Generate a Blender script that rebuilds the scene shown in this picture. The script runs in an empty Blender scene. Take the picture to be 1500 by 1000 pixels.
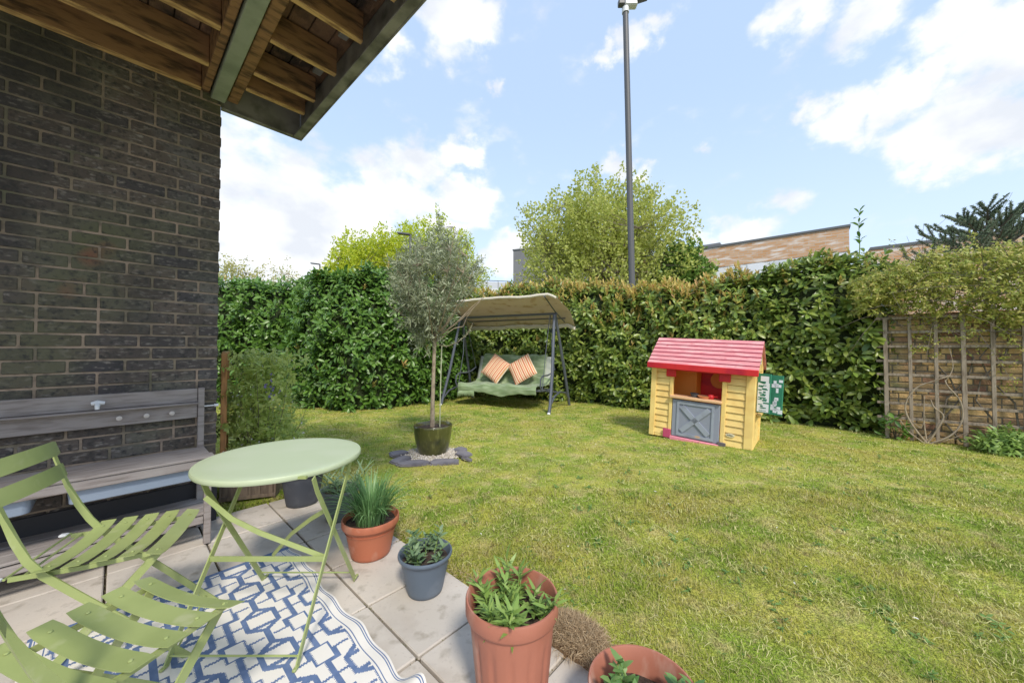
import bpy, math, random
import numpy as np
from mathutils import Vector, Matrix
sc = bpy.context.scene
R = math.radians
rng = np.random.default_rng(7)
random.seed(7)

# ---------------------------------------------------------------- camera
CAM_H = 1.25
cam_d = bpy.data.cameras.new('camera'); cam = bpy.data.objects.new('camera', cam_d)
sc.collection.objects.link(cam); sc.camera = cam
cam.location = (0, 0, CAM_H); cam.rotation_euler = (R(90 + 1.08), 0, 0)
cam_d.sensor_width = 36; cam_d.lens = 12.72; cam_d.clip_start = .05; cam_d.clip_end = 2000

# ---------------------------------------------------------------- light
SUN_AZ = Vector((.30, -.95, 0)).normalized(); SUN_EL = R(47)
sd = SUN_AZ * math.cos(SUN_EL) + Vector((0, 0, math.sin(SUN_EL)))
sun_d = bpy.data.lights.new('sun', 'SUN'); sun = bpy.data.objects.new('sun', sun_d)
sc.collection.objects.link(sun); sun.location = (5, -5, 12)
sun.rotation_euler = sd.to_track_quat('Z', 'Y').to_euler()
sun_d.energy = 2.0; sun_d.angle = R(9); sun_d.color = (1, .93, .82)

W = bpy.data.worlds.new('World'); sc.world = W; W.use_nodes = True
wt = W.node_tree; wt.nodes.clear()
def wn(t, **k):
    n = wt.nodes.new(t)
    for a, b in k.items(): setattr(n, a, b)
    return n
def wl(a, b): wt.links.new(a, b)
def wmath(op, a, b=None, c=None, clamp=False):
    n = wn('ShaderNodeMath', operation=op); n.use_clamp = clamp
    for i, v in enumerate((a, b, c)):
        if v is None: continue
        if isinstance(v, (int, float)): n.inputs[i].default_value = v
        else: wl(v, n.inputs[i])
    return n.outputs[0]
sky = wn('ShaderNodeTexSky', sky_type='NISHITA'); sky.sun_disc = False
sky.sun_elevation = SUN_EL; sky.sun_rotation = math.atan2(SUN_AZ.x, SUN_AZ.y)
sky.air_density = 1.0; sky.dust_density = 1.0; sky.ozone_density = 1.2
tc = wn('ShaderNodeTexCoord')
nz = wn('ShaderNodeVectorMath', operation='NORMALIZE'); wl(tc.outputs['Generated'], nz.inputs[0])
dirv = nz.outputs[0]
sep = wn('ShaderNodeSeparateXYZ'); wl(dirv, sep.inputs[0])
veil = wn('ShaderNodeMix', data_type='RGBA')
veil.inputs[0].default_value = .6; wl(sky.outputs[0], veil.inputs[6]); veil.inputs[7].default_value = (3.8, 4.9, 6.6, 1)
# paler towards the horizon
hz = wmath('SUBTRACT', 1.0, wmath('MULTIPLY', sep.outputs[2], 1.75), clamp=True)
hzf = wmath('MULTIPLY', wmath('POWER', hz, 1.6), .85)
pale = wn('ShaderNodeMix', data_type='RGBA'); wl(hzf, pale.inputs[0]); wl(veil.outputs[2], pale.inputs[6]); pale.inputs[7].default_value = (4.3, 5.0, 5.9, 1)
# clouds: soft blobs in direction space broken up by noise
nt = wn('ShaderNodeTexNoise'); nt.inputs['Scale'].default_value = 5.0; nt.inputs['Detail'].default_value = 7; nt.inputs['Roughness'].default_value = .55
mp = wn('ShaderNodeMapping'); mp.inputs['Scale'].default_value = (1, 1, 1.7); wl(dirv, mp.inputs[0]); wl(mp.outputs[0], nt.inputs['Vector'])
nt2 = wn('ShaderNodeTexNoise'); nt2.inputs['Scale'].default_value = 16; nt2.inputs['Detail'].default_value = 6; wl(mp.outputs[0], nt2.inputs['Vector'])
def dpx(x, y):
    v = Vector(((x - 750) / 530, 1, (510 - y) / 530)); return v.normalized()
blobs = [(420,330,.30,1),(520,300,.16,1),(610,245,.10,.9),(680,225,.06,.9),(560,280,.14,1),(680,300,.085,.95),(740,370,.10,1),(640,330,.1,.95),
         (650,10,.09,.9),(700,25,.06,.8),(570,75,.06,.7),(930,60,.055,.95),(965,45,.05,.9),(885,85,.035,.8),(722,118,.022,.55),(910,240,.055,.95),(950,250,.04,.8),
         (1250,180,.07,.95),(1320,150,.07,1),(1380,110,.06,1),(1400,175,.09,1),(1460,140,.07,1),(1500,180,.08,1),(1430,220,.05,.8),(1190,158,.03,.6),(1032,222,.03,.5),
         (1100,335,.08,.9),(1150,300,.06,.8),(1040,345,.06,.8),(1160,5,.07,.8),(1300,10,.08,.9),(1420,20,.08,1),(1500,50,.10,1),(1000,5,.05,.6),(350,200,.14,.55)]
cur = None
wz = wn('ShaderNodeTexNoise'); wz.inputs['Scale'].default_value = 9; wz.inputs['Detail'].default_value = 8; wz.inputs['Roughness'].default_value = .6; wl(dirv, wz.inputs['Vector'])
w1 = wn('ShaderNodeVectorMath', operation='SUBTRACT'); wl(wz.outputs['Color'], w1.inputs[0]); w1.inputs[1].default_value = (.5, .5, .5)
w2 = wn('ShaderNodeVectorMath', operation='SCALE'); wl(w1.outputs[0], w2.inputs[0]); w2.inputs['Scale'].default_value = .16
w3 = wn('ShaderNodeVectorMath', operation='ADD'); wl(dirv, w3.inputs[0]); wl(w2.outputs[0], w3.inputs[1]); dirw = w3.outputs[0]
for x, y, r, a in blobs:
    d = dpx(x, y)
    sub = wn('ShaderNodeVectorMath', operation='SUBTRACT'); wl(dirw, sub.inputs[0]); sub.inputs[1].default_value = d
    sq = wn('ShaderNodeVectorMath', operation='MULTIPLY'); wl(sub.outputs[0], sq.inputs[0]); sq.inputs[1].default_value = (1, 1, 1.35)
    le = wn('ShaderNodeVectorMath', operation='LENGTH'); wl(sq.outputs[0], le.inputs[0])
    v = wmath('MULTIPLY', wmath('SUBTRACT', 1.0, wmath('DIVIDE', le.outputs[1], r * 1.25)), a)
    cur = v if cur is None else wmath('MAXIMUM', cur, v)
# general cloudiness elsewhere (behind the camera)
back = wmath('MULTIPLY', wmath('SUBTRACT', .05, sep.outputs[1]), 1.2, clamp=True)
cur = wmath('MAXIMUM', cur, wmath('MULTIPLY', back, .35))
nn = wmath('ADD', wmath('MULTIPLY', wmath('SUBTRACT', nt.outputs[0], .5), 2.6), wmath('MULTIPLY', wmath('SUBTRACT', nt2.outputs[0], .5), 2.0))
dens = wmath('ADD', cur, wmath('MULTIPLY', nn, .50))
mr = wn('ShaderNodeMapRange', interpolation_type='SMOOTHERSTEP'); wl(dens, mr.inputs[0]); mr.inputs[1].default_value = .08; mr.inputs[2].default_value = .72
mr.inputs[3].default_value = 0; mr.inputs[4].default_value = .97
up = wn('ShaderNodeMapRange'); wl(sep.outputs[2], up.inputs[0]); up.inputs[1].default_value = -.02; up.inputs[2].default_value = .02
cf = wmath('MULTIPLY', mr.outputs[0], up.outputs[0])
nt3 = wn('ShaderNodeTexNoise'); nt3.inputs['Scale'].default_value = 7; nt3.inputs['Detail'].default_value = 8; wl(mp.outputs[0], nt3.inputs['Vector']); sm = wn('ShaderNodeMapRange'); wl(nt3.outputs[0], sm.inputs[0]); sm.inputs[1].default_value = .38; sm.inputs[2].default_value = .62; shf = sm.outputs[0]
shade = wn('ShaderNodeMix', data_type='RGBA'); wl(shf, shade.inputs[0]); shade.inputs[6].default_value = (4.15, 4.35, 4.7, 1); shade.inputs[7].default_value = (5.7, 5.7, 5.7, 1)
cm = wn('ShaderNodeMix', data_type='RGBA'); wl(cf, cm.inputs[0]); wl(pale.outputs[2], cm.inputs[6]); wl(shade.outputs[2], cm.inputs[7])
bg = wn('ShaderNodeBackground'); bg.inputs[1].default_value = .122; wl(cm.outputs[2], bg.inputs[0])
wo = wn('ShaderNodeOutputWorld'); wl(bg.outputs[0], wo.inputs[0])

vs = sc.view_settings
vs.view_transform = 'Standard'; vs.look = 'None'; vs.exposure = .76; vs.gamma = 1
try: sc.cycles.max_bounces = 8; sc.cycles.transparent_max_bounces = 6
except Exception: pass

# ---------------------------------------------------------------- frames and helpers
U = np.array((.6755, .7374, 0)); V = np.array((-.7374, .6755, 0)); HROT = math.atan2(U[1], U[0])
def hw(u, v, z=0): p = U * u + V * v; return (float(p[0]), float(p[1]), float(z))
def uv_of(x, y): return x * U[0] + y * U[1], x * V[0] + y * V[1]
COL = sc.collection

class MB:
    def __init__(s): s.v = []; s.f = []; s.n = 0; s.m = []
    def add(s, verts, faces, mi=0):
        for q in verts: s.v.append((float(q[0]), float(q[1]), float(q[2])))
        for f in faces: s.f.append(tuple(i + s.n for i in f)); s.m.append(mi)
        s.n = len(s.v)
    def box(s, c, d, rz=0, rx=0, ry=0, mi=0, bev=0):
        hx, hy, hz = d[0] / 2, d[1] / 2, d[2] / 2
        M = Matrix.Rotation(rz, 3, 'Z') @ Matrix.Rotation(ry, 3, 'Y') @ Matrix.Rotation(rx, 3, 'X')
        if bev <= 0:
            vs_ = [(x, y, z) for z in (-hz, hz) for x, y in ((-hx, -hy), (hx, -hy), (hx, hy), (-hx, hy))]
            fs = [(0, 3, 2, 1), (4, 5, 6, 7), (0, 1, 5, 4), (1, 2, 6, 5), (2, 3, 7, 6), (3, 0, 4, 7)]
        else:
            b = min(bev, hx * .49, hy * .49, hz * .49)
            ring = lambda ix, iy, z: [(-ix, -hy if iy else -hy, z)]
            def lay(ax, ay, cx, z):
                return [(-ax + cx, -ay, z), (ax - cx, -ay, z), (ax, -ay + cx, z), (ax, ay - cx, z), (ax - cx, ay, z), (-ax + cx, ay, z), (-ax, ay - cx, z), (-ax, -ay + cx, z)]
            L = [lay(hx - b, hy - b, b * .4, -hz), lay(hx, hy, b, -hz + b), lay(hx, hy, b, hz - b), lay(hx - b, hy - b, b * .4, hz)]
            vs_ = [p for l in L for p in l]; fs = [tuple(reversed(range(8))), tuple(range(24, 32))]
            for k in range(3):
                for i in range(8):
                    j = (i + 1) % 8; fs.append((k * 8 + i, k * 8 + j, k * 8 + 8 + j, k * 8 + 8 + i))
        s.add([tuple(M @ Vector(p) + Vector(c)) for p in vs_], fs, mi)
    def span(s, a, b, bev=0, mi=0):
        s.box([(a[i] + b[i]) / 2 for i in range(3)], [abs(b[i] - a[i]) for i in range(3)], bev=bev, mi=mi)
    def tube(s, pts, r, n=8, caps=True, mi=0, flat=1.0, up=None, square=False):
        """sweep of an ellipse (r across, r*flat along 'up') or rectangle"""
        pts = [Vector(p) for p in pts]; m = len(pts)
        rs = r if hasattr(r, '__len__') else [r] * m
        fl = flat if hasattr(flat, '__len__') else [flat] * m
        T = []
        for i in range(m):
            t = (pts[min(i + 1, m - 1)] - pts[max(i - 1, 0)]); T.append(t.normalized() if t.length > 1e-9 else Vector((0, 0, 1)))
        ref = Vector(up) if up is not None else (Vector((0, 0, 1)) if abs(T[0].z) < .9 else Vector((1, 0, 0)))
        vs_ = []; nrm = None
        for i in range(m):
            base = ref if (up is not None or nrm is None) else nrm
            nrm = (base - T[i] * base.dot(T[i])).normalized(); bi = T[i].cross(nrm)
            if square: ang = [math.pi / 4 + k * math.pi / 2 for k in range(4)]; q = 2 ** .5
            else: ang = [2 * math.pi * k / n for k in range(n)]; q = 1
            for a in ang: vs_.append(tuple(pts[i] + nrm * math.sin(a) * rs[i] * fl[i] * q + bi * math.cos(a) * rs[i] * q))
        if square: n = 4
        fs = []
        for i in range(m - 1):
            for k in range(n):
                j = (k + 1) % n; fs.append((i * n + k, i * n + j, i * n + n + j, i * n + n + k))
        if caps: fs.append(tuple(reversed(range(n)))); fs.append(tuple(range((m - 1) * n, m * n)))
        s.add(vs_, fs, mi)
    def lathe(s, prof, n=32, c=(0, 0, 0), mi=0, ripple=None):
        vs_ = []; fs = []
        for i, (r, z) in enumerate(prof):
            for k in range(n):
                a = 2 * math.pi * k / n
                rr = r * (1 + (ripple(a, z) if ripple else 0))
                vs_.append((c[0] + rr * math.cos(a), c[1] + rr * math.sin(a), c[2] + z))
        for i in range(len(prof) - 1):
            for k in range(n):
                j = (k + 1) % n; fs.append((i * n + k, i * n + j, i * n + n + j, i * n + n + k))
        s.add(vs_, fs, mi)
    def prism(s, poly, z0, z1, mi=0):
        n = len(poly)
        vs_ = [(p[0], p[1], z0) for p in poly] + [(p[0], p[1], z1) for p in poly]
        fs = [tuple(reversed(range(n))), tuple(range(n, 2 * n))] + [(i, (i + 1) % n, n + (i + 1) % n, n + i) for i in range(n)]
        s.add(vs_, fs, mi)
    def grid(s, fn, nu, nv, mi=0):
        vs_ = [fn(i / nu, j / nv) for i in range(nu + 1) for j in range(nv + 1)]
        fs = [(i * (nv + 1) + j, (i + 1) * (nv + 1) + j, (i + 1) * (nv + 1) + j + 1, i * (nv + 1) + j + 1) for i in range(nu) for j in range(nv)]
        s.add(vs_, fs, mi)
    def disc(s, c, r, n=24, mi=0):
        s.add([(c[0] + r * math.cos(2 * math.pi * k / n), c[1] + r * math.sin(2 * math.pi * k / n), c[2]) for k in range(n)], [tuple(range(n))], mi)
    def build(s, name, mats, parent=None, smooth=True, angle=35):
        me = bpy.data.meshes.new(name); me.from_pydata(s.v, [], s.f)
        mats = mats if isinstance(mats, (list, tuple)) else [mats]
        for m in mats: me.materials.append(m)
        if len(mats) > 1: me.polygons.foreach_set('material_index', s.m)
        if smooth:
            me.polygons.foreach_set('use_smooth', [True] * len(me.polygons))
            try: me.set_sharp_from_angle(angle=R(angle))
            except Exception: pass
        me.update()
        o = bpy.data.objects.new(name, me); COL.objects.link(o)
        if parent is not None: o.parent = parent
        return o

def np_mesh(name, verts, faces, mat, parent=None, smooth=False):
    """verts (N,3); faces (M,k)"""
    me = bpy.data.meshes.new(name); verts = np.asarray(verts, np.float32); faces = np.asarray(faces, np.int32)
    me.vertices.add(len(verts)); me.vertices.foreach_set('co', verts.ravel())
    k = faces.shape[1]
    me.loops.add(faces.size); me.loops.foreach_set('vertex_index', faces.ravel())
    me.polygons.add(len(faces)); me.polygons.foreach_set('loop_start', np.arange(0, faces.size, k, dtype=np.int32))
    try: me.polygons.foreach_set('loop_total', np.full(len(faces), k, np.int32))
    except Exception: pass
    if smooth: me.polygons.foreach_set('use_smooth', np.ones(len(faces), bool))
    me.materials.append(mat); me.update(calc_edges=True); me.validate()
    o = bpy.data.objects.new(name, me); COL.objects.link(o)
    if parent is not None: o.parent = parent
    return o

def tag(o, label=None, cat=None, group=None, kind=None):
    if label: o['label'] = label
    if cat: o['category'] = cat
    if group: o['group'] = group
    if kind: o['kind'] = kind
    return o
def thing(name, label, cat, loc=(0, 0, 0), rz=0, group=None):
    o = bpy.data.objects.new(name, None); COL.objects.link(o); o.location = loc; o.rotation_euler = (0, 0, rz)
    o.empty_display_size = .1
    return tag(o, label, cat, group)
def struct(o): o['kind'] = 'structure'; return o
def copy_tree(o, parent=None):
    c = o.copy(); COL.objects.link(c); c.parent = parent
    for ch in list(o.children): copy_tree(ch, c)
    return c

# ---------------------------------------------------------------- materials
def mat(name, col, rough=.6, metal=0, bump=None, var=None, spec=.5, trans=0, island=None, coat=0, sheen=0, tl=None):
    """var=(colour2, scale, detail, lo, hi) noise mix; bump=(scale, strength, dist); island=(colour2,) random per island"""
    m = bpy.data.materials.new(name); m.use_nodes = True; t = m.node_tree; b = t.nodes['Principled BSDF']
    b.inputs['Base Color'].default_value = (*col, 1); b.inputs['Roughness'].default_value = rough; b.inputs['Metallic'].default_value = metal
    b.inputs['Specular IOR Level'].default_value = spec
    if coat: b.inputs['Coat Weight'].default_value = coat
    if sheen: b.inputs['Sheen Weight'].default_value = sheen
    if trans: b.inputs['Transmission Weight'].default_value = trans
    N = lambda ty: t.nodes.new(ty)
    tcn = N('ShaderNodeTexCoord'); out = None
    def mix(f, a, bb):
        x = N('ShaderNodeMix'); x.data_type = 'RGBA'
        t.links.new(f, x.inputs[0])
        if isinstance(a, tuple): x.inputs[6].default_value = (*a, 1)
        else: t.links.new(a, x.inputs[6])
        x.inputs[7].default_value = (*bb, 1); return x.outputs[2]
    c = tuple(col)
    if island:
        for i, ic in enumerate(island):
            g = N('ShaderNodeNewGeometry'); mrn = N('ShaderNodeMath'); mrn.operation = 'MULTIPLY'; mrn.inputs[1].default_value = 7.31 * (i + 1)
            t.links.new(g.outputs['Random Per Island'], mrn.inputs[0]); fr = N('ShaderNodeMath'); fr.operation = 'FRACT'; t.links.new(mrn.outputs[0], fr.inputs[0])
            pw = N('ShaderNodeMath'); pw.operation = 'POWER'; pw.inputs[1].default_value = 1.5 + i; t.links.new(fr.outputs[0], pw.inputs[0])
            c = mix(pw.outputs[0], c, ic)
    for vv in (var or []):
        c2, s, de, lo, hi = vv[:5]
        n = N('ShaderNodeTexNoise'); n.inputs['Scale'].default_value = s; n.inputs['Detail'].default_value = de
        if len(vv) > 5:
            mpn = N('ShaderNodeMapping'); mpn.inputs['Scale'].default_value = vv[5]; t.links.new(tcn.outputs['Object'], mpn.inputs[0]); t.links.new(mpn.outputs[0], n.inputs['Vector'])
        else: t.links.new(tcn.outputs['Object'], n.inputs['Vector'])
        r = N('ShaderNodeMapRange'); r.inputs[1].default_value = lo; r.inputs[2].default_value = hi; t.links.new(n.outputs[0], r.inputs[0])
        c = mix(r.outputs[0], c, c2)
    if not isinstance(c, tuple): t.links.new(c, b.inputs['Base Color'])
    if bump:
        s, st, di = bump[:3]
        n = N('ShaderNodeTexNoise'); n.inputs['Scale'].default_value = s; n.inputs['Detail'].default_value = 6
        if len(bump) > 3:
            mpn = N('ShaderNodeMapping'); mpn.inputs['Scale'].default_value = bump[3]; t.links.new(tcn.outputs['Object'], mpn.inputs[0]); t.links.new(mpn.outputs[0], n.inputs['Vector'])
        else: t.links.new(tcn.outputs['Object'], n.inputs['Vector'])
        bn = N('ShaderNodeBump'); bn.inputs['Strength'].default_value = st; bn.inputs['Distance'].default_value = di
        t.links.new(n.outputs[0], bn.inputs['Height']); t.links.new(bn.outputs[0], b.inputs['Normal'])
    if tl:   # thin leaf: part of the light passes through
        tr = N('ShaderNodeBsdfTranslucent'); ms = N('ShaderNodeMixShader'); ms.inputs[0].default_value = tl
        if isinstance(c, tuple): tr.inputs[0].default_value = (*c, 1)
        else: t.links.new(c, tr.inputs[0])
        t.links.new(b.outputs[0], ms.inputs[1]); t.links.new(tr.outputs[0], ms.inputs[2])
        t.links.new(ms.outputs[0], t.nodes['Material Output'].inputs[0])
    return m

M = {}
M['brick'] = mat('dark_brick', (.092, .074, .062), .85, bump=(60, .9, .006), island=[(.15, .118, .095), (.055, .050, .054)],
                 var=[((.27, .24, .21), 26, 9, .54, .74, (1, 1, 2.2)), ((.17, .16, .15), 2.2, 6, .52, .70), ((.10, .10, .05), 1.1, 6, .48, .66), ((.03, .027, .026), .9, 7, .52, .64, (1, 1, .7)), ((.20, .09, .055), 2.3, 2, .64, .72), ((.03, .03, .03), 45, 5, .5, .75)])  # large dark blotches put upper-wall shade into the colour, mixed with moss and damp
M['mortar'] = mat('mortar', (.38, .285, .215), .95, bump=(120, 1, .004), var=[((.17, .14, .10), .9, 7, .50, .62, (1, 1, .7)), ((.13, .13, .085), 4, 5, .4, .7), ((.10, .08, .07), 20, 5, .5, .8)])  # large blotches carry the same painted shade and damp across the joints
M['ybrick'] = mat('yellow_brick', (.64, .43, .20), .9, bump=(50, 1, .012), island=[(.60, .42, .21), (.26, .13, .09)],
                  var=[((.22, .17, .10), 7, 8, .5, .75), ((.20, .22, .10), 2.5, 3, .55, .75)])
M['ymortar'] = mat('old_mortar', (.17, .14, .10), .95, bump=(90, 1, .006), var=[((.18, .16, .12), 8, 6, .4, .7)])
M['whitewash'] = mat('flaking_white_paint', (.75, .74, .72), .8, bump=(50, .6, .004), var=[((.35, .32, .28), 14, 4, .52, .6)])
M['timber'] = mat('joist_timber', (.33, .18, .085), .75, bump=(30, .6, .004, (1, 6, 6)), var=[((.09, .05, .028), 5, 8, .45, .65, (1.2, 5, 5)), ((.30, .18, .09), 14, 5, .55, .8, (1, 8, 8))])
M['bounce_strip'] = mat('joist_bounce_light', (.66, .43, .19), .75, bump=(30, .6, .004, (1, 6, 6)), var=[((.30, .17, .08), 7, 8, .45, .65, (1.2, 5, 5))])  # lit copy of the joist wood, ground bounce painted into its paler tone
M['timber_dark'] = mat('deck_underside', (.20, .115, .07), .85, bump=(25, .8, .006, (5, 1, 5)), var=[((.035, .024, .02), 6, 8, .45, .62), ((.21, .13, .08), 9, 6, .6, .75, (6, 1, 6))])
M['beam'] = mat('green_grey_beam', (.34, .38, .30), .6, bump=(40, .3, .002), var=[((.24, .28, .215), 5, 6, .5, .7)])
M['steel'] = mat('dark_grey_steel', (.29, .28, .265), .5, bump=(60, .25, .001), var=[((.075, .075, .07), 6, 6, .45, .7, (1, 1, 1))])
M['slab'] = mat('concrete_slab', (.53, .48, .42), .85, bump=(140, .35, .002), island=[(.47, .425, .37), (.57, .51, .445)],
                var=[((.36, .31, .26), 4, 9, .5, .74), ((.64, .57, .49), 2, 3, .5, .75), ((.33, .29, .235), 11, 8, .57, .72), ((.40, .35, .31), 60, 4, .6, .8)])
M['joint'] = mat('joint_sand', (.13, .105, .075), .95, bump=(200, .8, .003), var=[((.07, .06, .04), 15, 5, .4, .7)])
M['green_metal'] = mat('green_powder_coat', (.33, .385, .145), .40, bump=(300, .05, .001), var=[((.29, .345, .125), 5, 3, .45, .6), ((.40, .43, .22), 14, 8, .60, .75), ((.22, .13, .06), 55, 6, .72, .77)])
M['tabletop'] = mat('sky_paled_green_tabletop', (.46, .53, .335), .42, bump=(300, .05, .001), spec=.7, var=[((.49, .55, .37), 2, 5, .42, .65, (2, 3, 1))])  # paler than the legs, sky reflection put into the base colour
M['grey_wood'] = mat('weathered_grey_wood', (.30, .265, .25), .75, bump=(30, .5, .003, (1, 10, 10)), var=[((.20, .17, .155), 6, 8, .48, .66, (1, 9, 9)), ((.36, .33, .31), 3, 3, .5, .7)])
M['tub'] = mat('pale_blue_plastic', (.27, .33, .42), .35, spec=.5)
M['knob'] = mat('pale_knob', (.55, .50, .46), .4)
M['terracotta'] = mat('terracotta_plastic', (.44, .14, .072), .55, bump=(180, .15, .001), var=[((.50, .27, .19), 9, 9, .60, .74, (1, 1, .35)), ((.40, .125, .065), 4, 5, .4, .7), ((.52, .25, .18), 9, 6, .62, .75)])
M['terracotta2'] = mat('dusty_terracotta_plastic', (.40, .150, .095), .6, bump=(180, .15, .001), var=[((.33, .12, .075), 4, 6, .4, .7), ((.50, .30, .23), 9, 9, .58, .72, (1, 1, .35)), ((.20, .10, .06), 5, 9, .66, .74)])
M['bluegrey'] = mat('blue_grey_plastic', (.105, .135, .175), .5, bump=(180, .15, .001), var=[((.16, .19, .23), 6, 5, .55, .75)])
M['darkpot'] = mat('charcoal_pot', (.055, .06, .075), .6, var=[((.09, .095, .11), 8, 4, .5, .7)])
M['nursery'] = mat('grey_green_nursery_pot', (.10, .125, .115), .4, var=[((.15, .18, .16), 6, 4, .5, .7)])
M['glaze'] = mat('olive_glaze', (.085, .085, .025), .3, bump=(35, .35, .003, (3, 3, .5)), coat=.5, var=[((.15, .15, .05), 22, 7, .5, .72, (2, 2, .4)), ((.03, .035, .012), 8, 5, .5, .7)])
M['soil'] = mat('soil', (.055, .035, .024), .95, bump=(70, 1, .012), var=[((.13, .09, .065), 90, 6, .55, .7), ((.02, .014, .01), 40, 5, .5, .65)])
M['slate'] = mat('slate', (.20, .185, .20), .7, bump=(25, .8, .006), var=[((.12, .11, .125), 7, 7, .45, .65)])
M['pebble'] = mat('pebble', (.62, .55, .46), .7, island=[(.78, .74, .68), (.42, .36, .30)])
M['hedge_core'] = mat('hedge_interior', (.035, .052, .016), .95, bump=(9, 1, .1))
M['laurel'] = mat('laurel_leaf', (.125, .255, .040), .36, island=[(.23, .38, .07), (.06, .145, .025)], spec=.6, tl=.28)
M['laurel2'] = mat('laurel_leaf_olive', (.20, .295, .05), .36, island=[(.42, .46, .09), (.085, .165, .03)], spec=.6, tl=.28)
M['young'] = mat('young_shoot', (.66, .52, .16), .45, island=[(.55, .58, .12), (.66, .38, .18)], tl=.35)
M['bark'] = mat('bark', (.17, .14, .105), .9, bump=(60, .8, .006, (3, 3, 1)), var=[((.09, .075, .055), 20, 6, .45, .65)])
M['pale_bark'] = mat('pale_bark', (.36, .29, .21), .8, bump=(60, .5, .003), var=[((.22, .17, .12), 15, 6, .45, .65)])
M['olive_leaf'] = mat('olive_leaf', (.36, .40, .24), .45, island=[(.55, .58, .42), (.18, .22, .11)], tl=.25)
M['lime_leaf'] = mat('lime_leaf', (.58, .66, .05), .5, island=[(.42, .54, .04), (.68, .68, .08)], tl=.5)
M['pale_leaf'] = mat('pale_olive_leaf', (.52, .56, .13), .5, island=[(.42, .50, .10), (.62, .62, .22)], tl=.45)
M['mid_leaf'] = mat('mid_green_leaf', (.22, .36, .07), .5, island=[(.22, .34, .07), (.10, .20, .04)], tl=.3)
M['cream_leaf'] = mat('cream_leaf', (.56, .54, .20), .6, island=[(.45, .48, .15), (.62, .56, .32)], tl=.45)
M['climber_leaf'] = mat('climber_leaf', (.37, .40, .07), .5, island=[(.22, .32, .05), (.56, .47, .14)], tl=.35)
M['fresh_leaf'] = mat('fresh_leaf', (.25, .39, .085), .45, island=[(.38, .50, .14), (.15, .27, .055)], tl=.3)
M['bright_leaf'] = mat('bright_leaf', (.52, .62, .16), .45, island=[(.62, .68, .25), (.32, .44, .09)], tl=.45)
M['herb_leaf'] = mat('herb_leaf', (.17, .31, .09), .45, island=[(.28, .42, .13), (.10, .22, .06)], tl=.3)
M['sage_leaf'] = mat('grey_herb_leaf', (.20, .29, .14), .5, island=[(.25, .33, .20), (.10, .18, .08)], tl=.2)
M['strap_leaf'] = mat('strap_leaf', (.19, .36, .13), .4, island=[(.32, .50, .22), (.13, .27, .09)], tl=.3)
M['pine'] = mat('pine_needle', (.22, .28, .18), .6, island=[(.27, .33, .20), (.10, .15, .09)], tl=.4)
M['petal_white'] = mat('white_petal', (.8, .76, .78), .6, tl=.3)
M['petal_purple'] = mat('purple_petal', (.30, .25, .60), .6, tl=.3)
M['yellow'] = mat('yellow_plastic', (.90, .66, .24), .45, var=[((.74, .47, .14), 4, 5, .45, .7), ((.82, .60, .25), 2, 3, .55, .75)], bump=(150, .08, .001))
M['yellow_groove'] = mat('yellow_groove', (.42, .24, .06), .7)
M['red'] = mat('faded_red_plastic', (.84, .34, .35), .55, tl=.3, bump=(120, .1, .001), var=[((.92, .52, .50), 5, 6, .45, .65, (1, 3, 3)), ((.74, .20, .22), 9, 5, .6, .75)])
M['red_deep'] = mat('red_plastic', (.82, .04, .045), .45, tl=.3, var=[((.56, .02, .05), 5, 4, .45, .7)])
M['orange_in'] = mat('orange_plastic', (.90, .34, .05), .5, tl=.2)
M['roof_groove'] = mat('roof_groove', (.34, .03, .07), .7)
M['door_grey'] = mat('grey_blue_plastic', (.32, .35, .42), .5, bump=(120, .1, .001), var=[((.26, .28, .34), 6, 6, .5, .7), ((.55, .36, .22), 5, 5, .66, .72)])
M['magenta'] = mat('magenta_plastic', (.52, .07, .16), .5)
M['pink'] = mat('pink_plastic', (.80, .28, .36), .5)
M['sage'] = mat('dark_green_panel', (.03, .20, .12), .5)
M['white'] = mat('white_print', (.78, .80, .86), .5)
M['darkline'] = mat('dark_print', (.05, .07, .09), .6)
M['tube'] = mat('charcoal_tube', (.085, .095, .12), .35, spec=.6, coat=.3)
M['canopy'] = mat('tan_canopy_fabric', (.64, .54, .42), .85, bump=(14, .6, .02), var=[((.62, .53, .40), 3, 5, .5, .7), ((.50, .37, .24), 6, 4, .55, .7)], tl=.4)
M['throw'] = mat('green_throw', (.20, .275, .135), .9, bump=(60, .6, .004), var=[((.32, .40, .24), 4, 4, .45, .65, (1, 4, 4))], sheen=.3)
M['seatpad'] = mat('grey_green_seat_pad', (.45, .48, .42), .9, bump=(80, .4, .003))
M['rug_white'] = mat('rug_cream', (.74, .70, .64), .85, bump=(300, .5, .002))
M['rug_blue'] = mat('rug_blue', (.10, .155, .29), .85, bump=(300, .5, .002), var=[((.14, .20, .35), 30, 4, .45, .7)])
M['lamp'] = mat('lamp_metal', (.10, .10, .105), .5)
M['whiteplastic'] = mat('white_plastic', (.72, .73, .74), .4)
M['trellis'] = mat('grey_trellis_wood', (.30, .245, .19), .85, bump=(25, .7, .003, (6, 6, 1)), var=[((.17, .13, .095), 7, 7, .45, .65, (5, 5, 1)), ((.36, .31, .25), 12, 5, .58, .75)])
M['orange_wood'] = mat('orange_treated_wood', (.55, .27, .10), .7, bump=(25, .6, .003, (6, 6, 1)), var=[((.36, .17, .065), 7, 7, .45, .65, (6, 6, 1))])
M['brown_wood'] = mat('brown_planter_wood', (.24, .18, .13), .8, bump=(25, .6, .003, (6, 6, 1)), var=[((.15, .11, .08), 7, 7, .45, .65, (6, 6, 1))])
M['grey_clad'] = mat('grey_cladding', (.21, .215, .22), .7, var=[((.18, .18, .19), 1, 4, .45, .65)])
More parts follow.
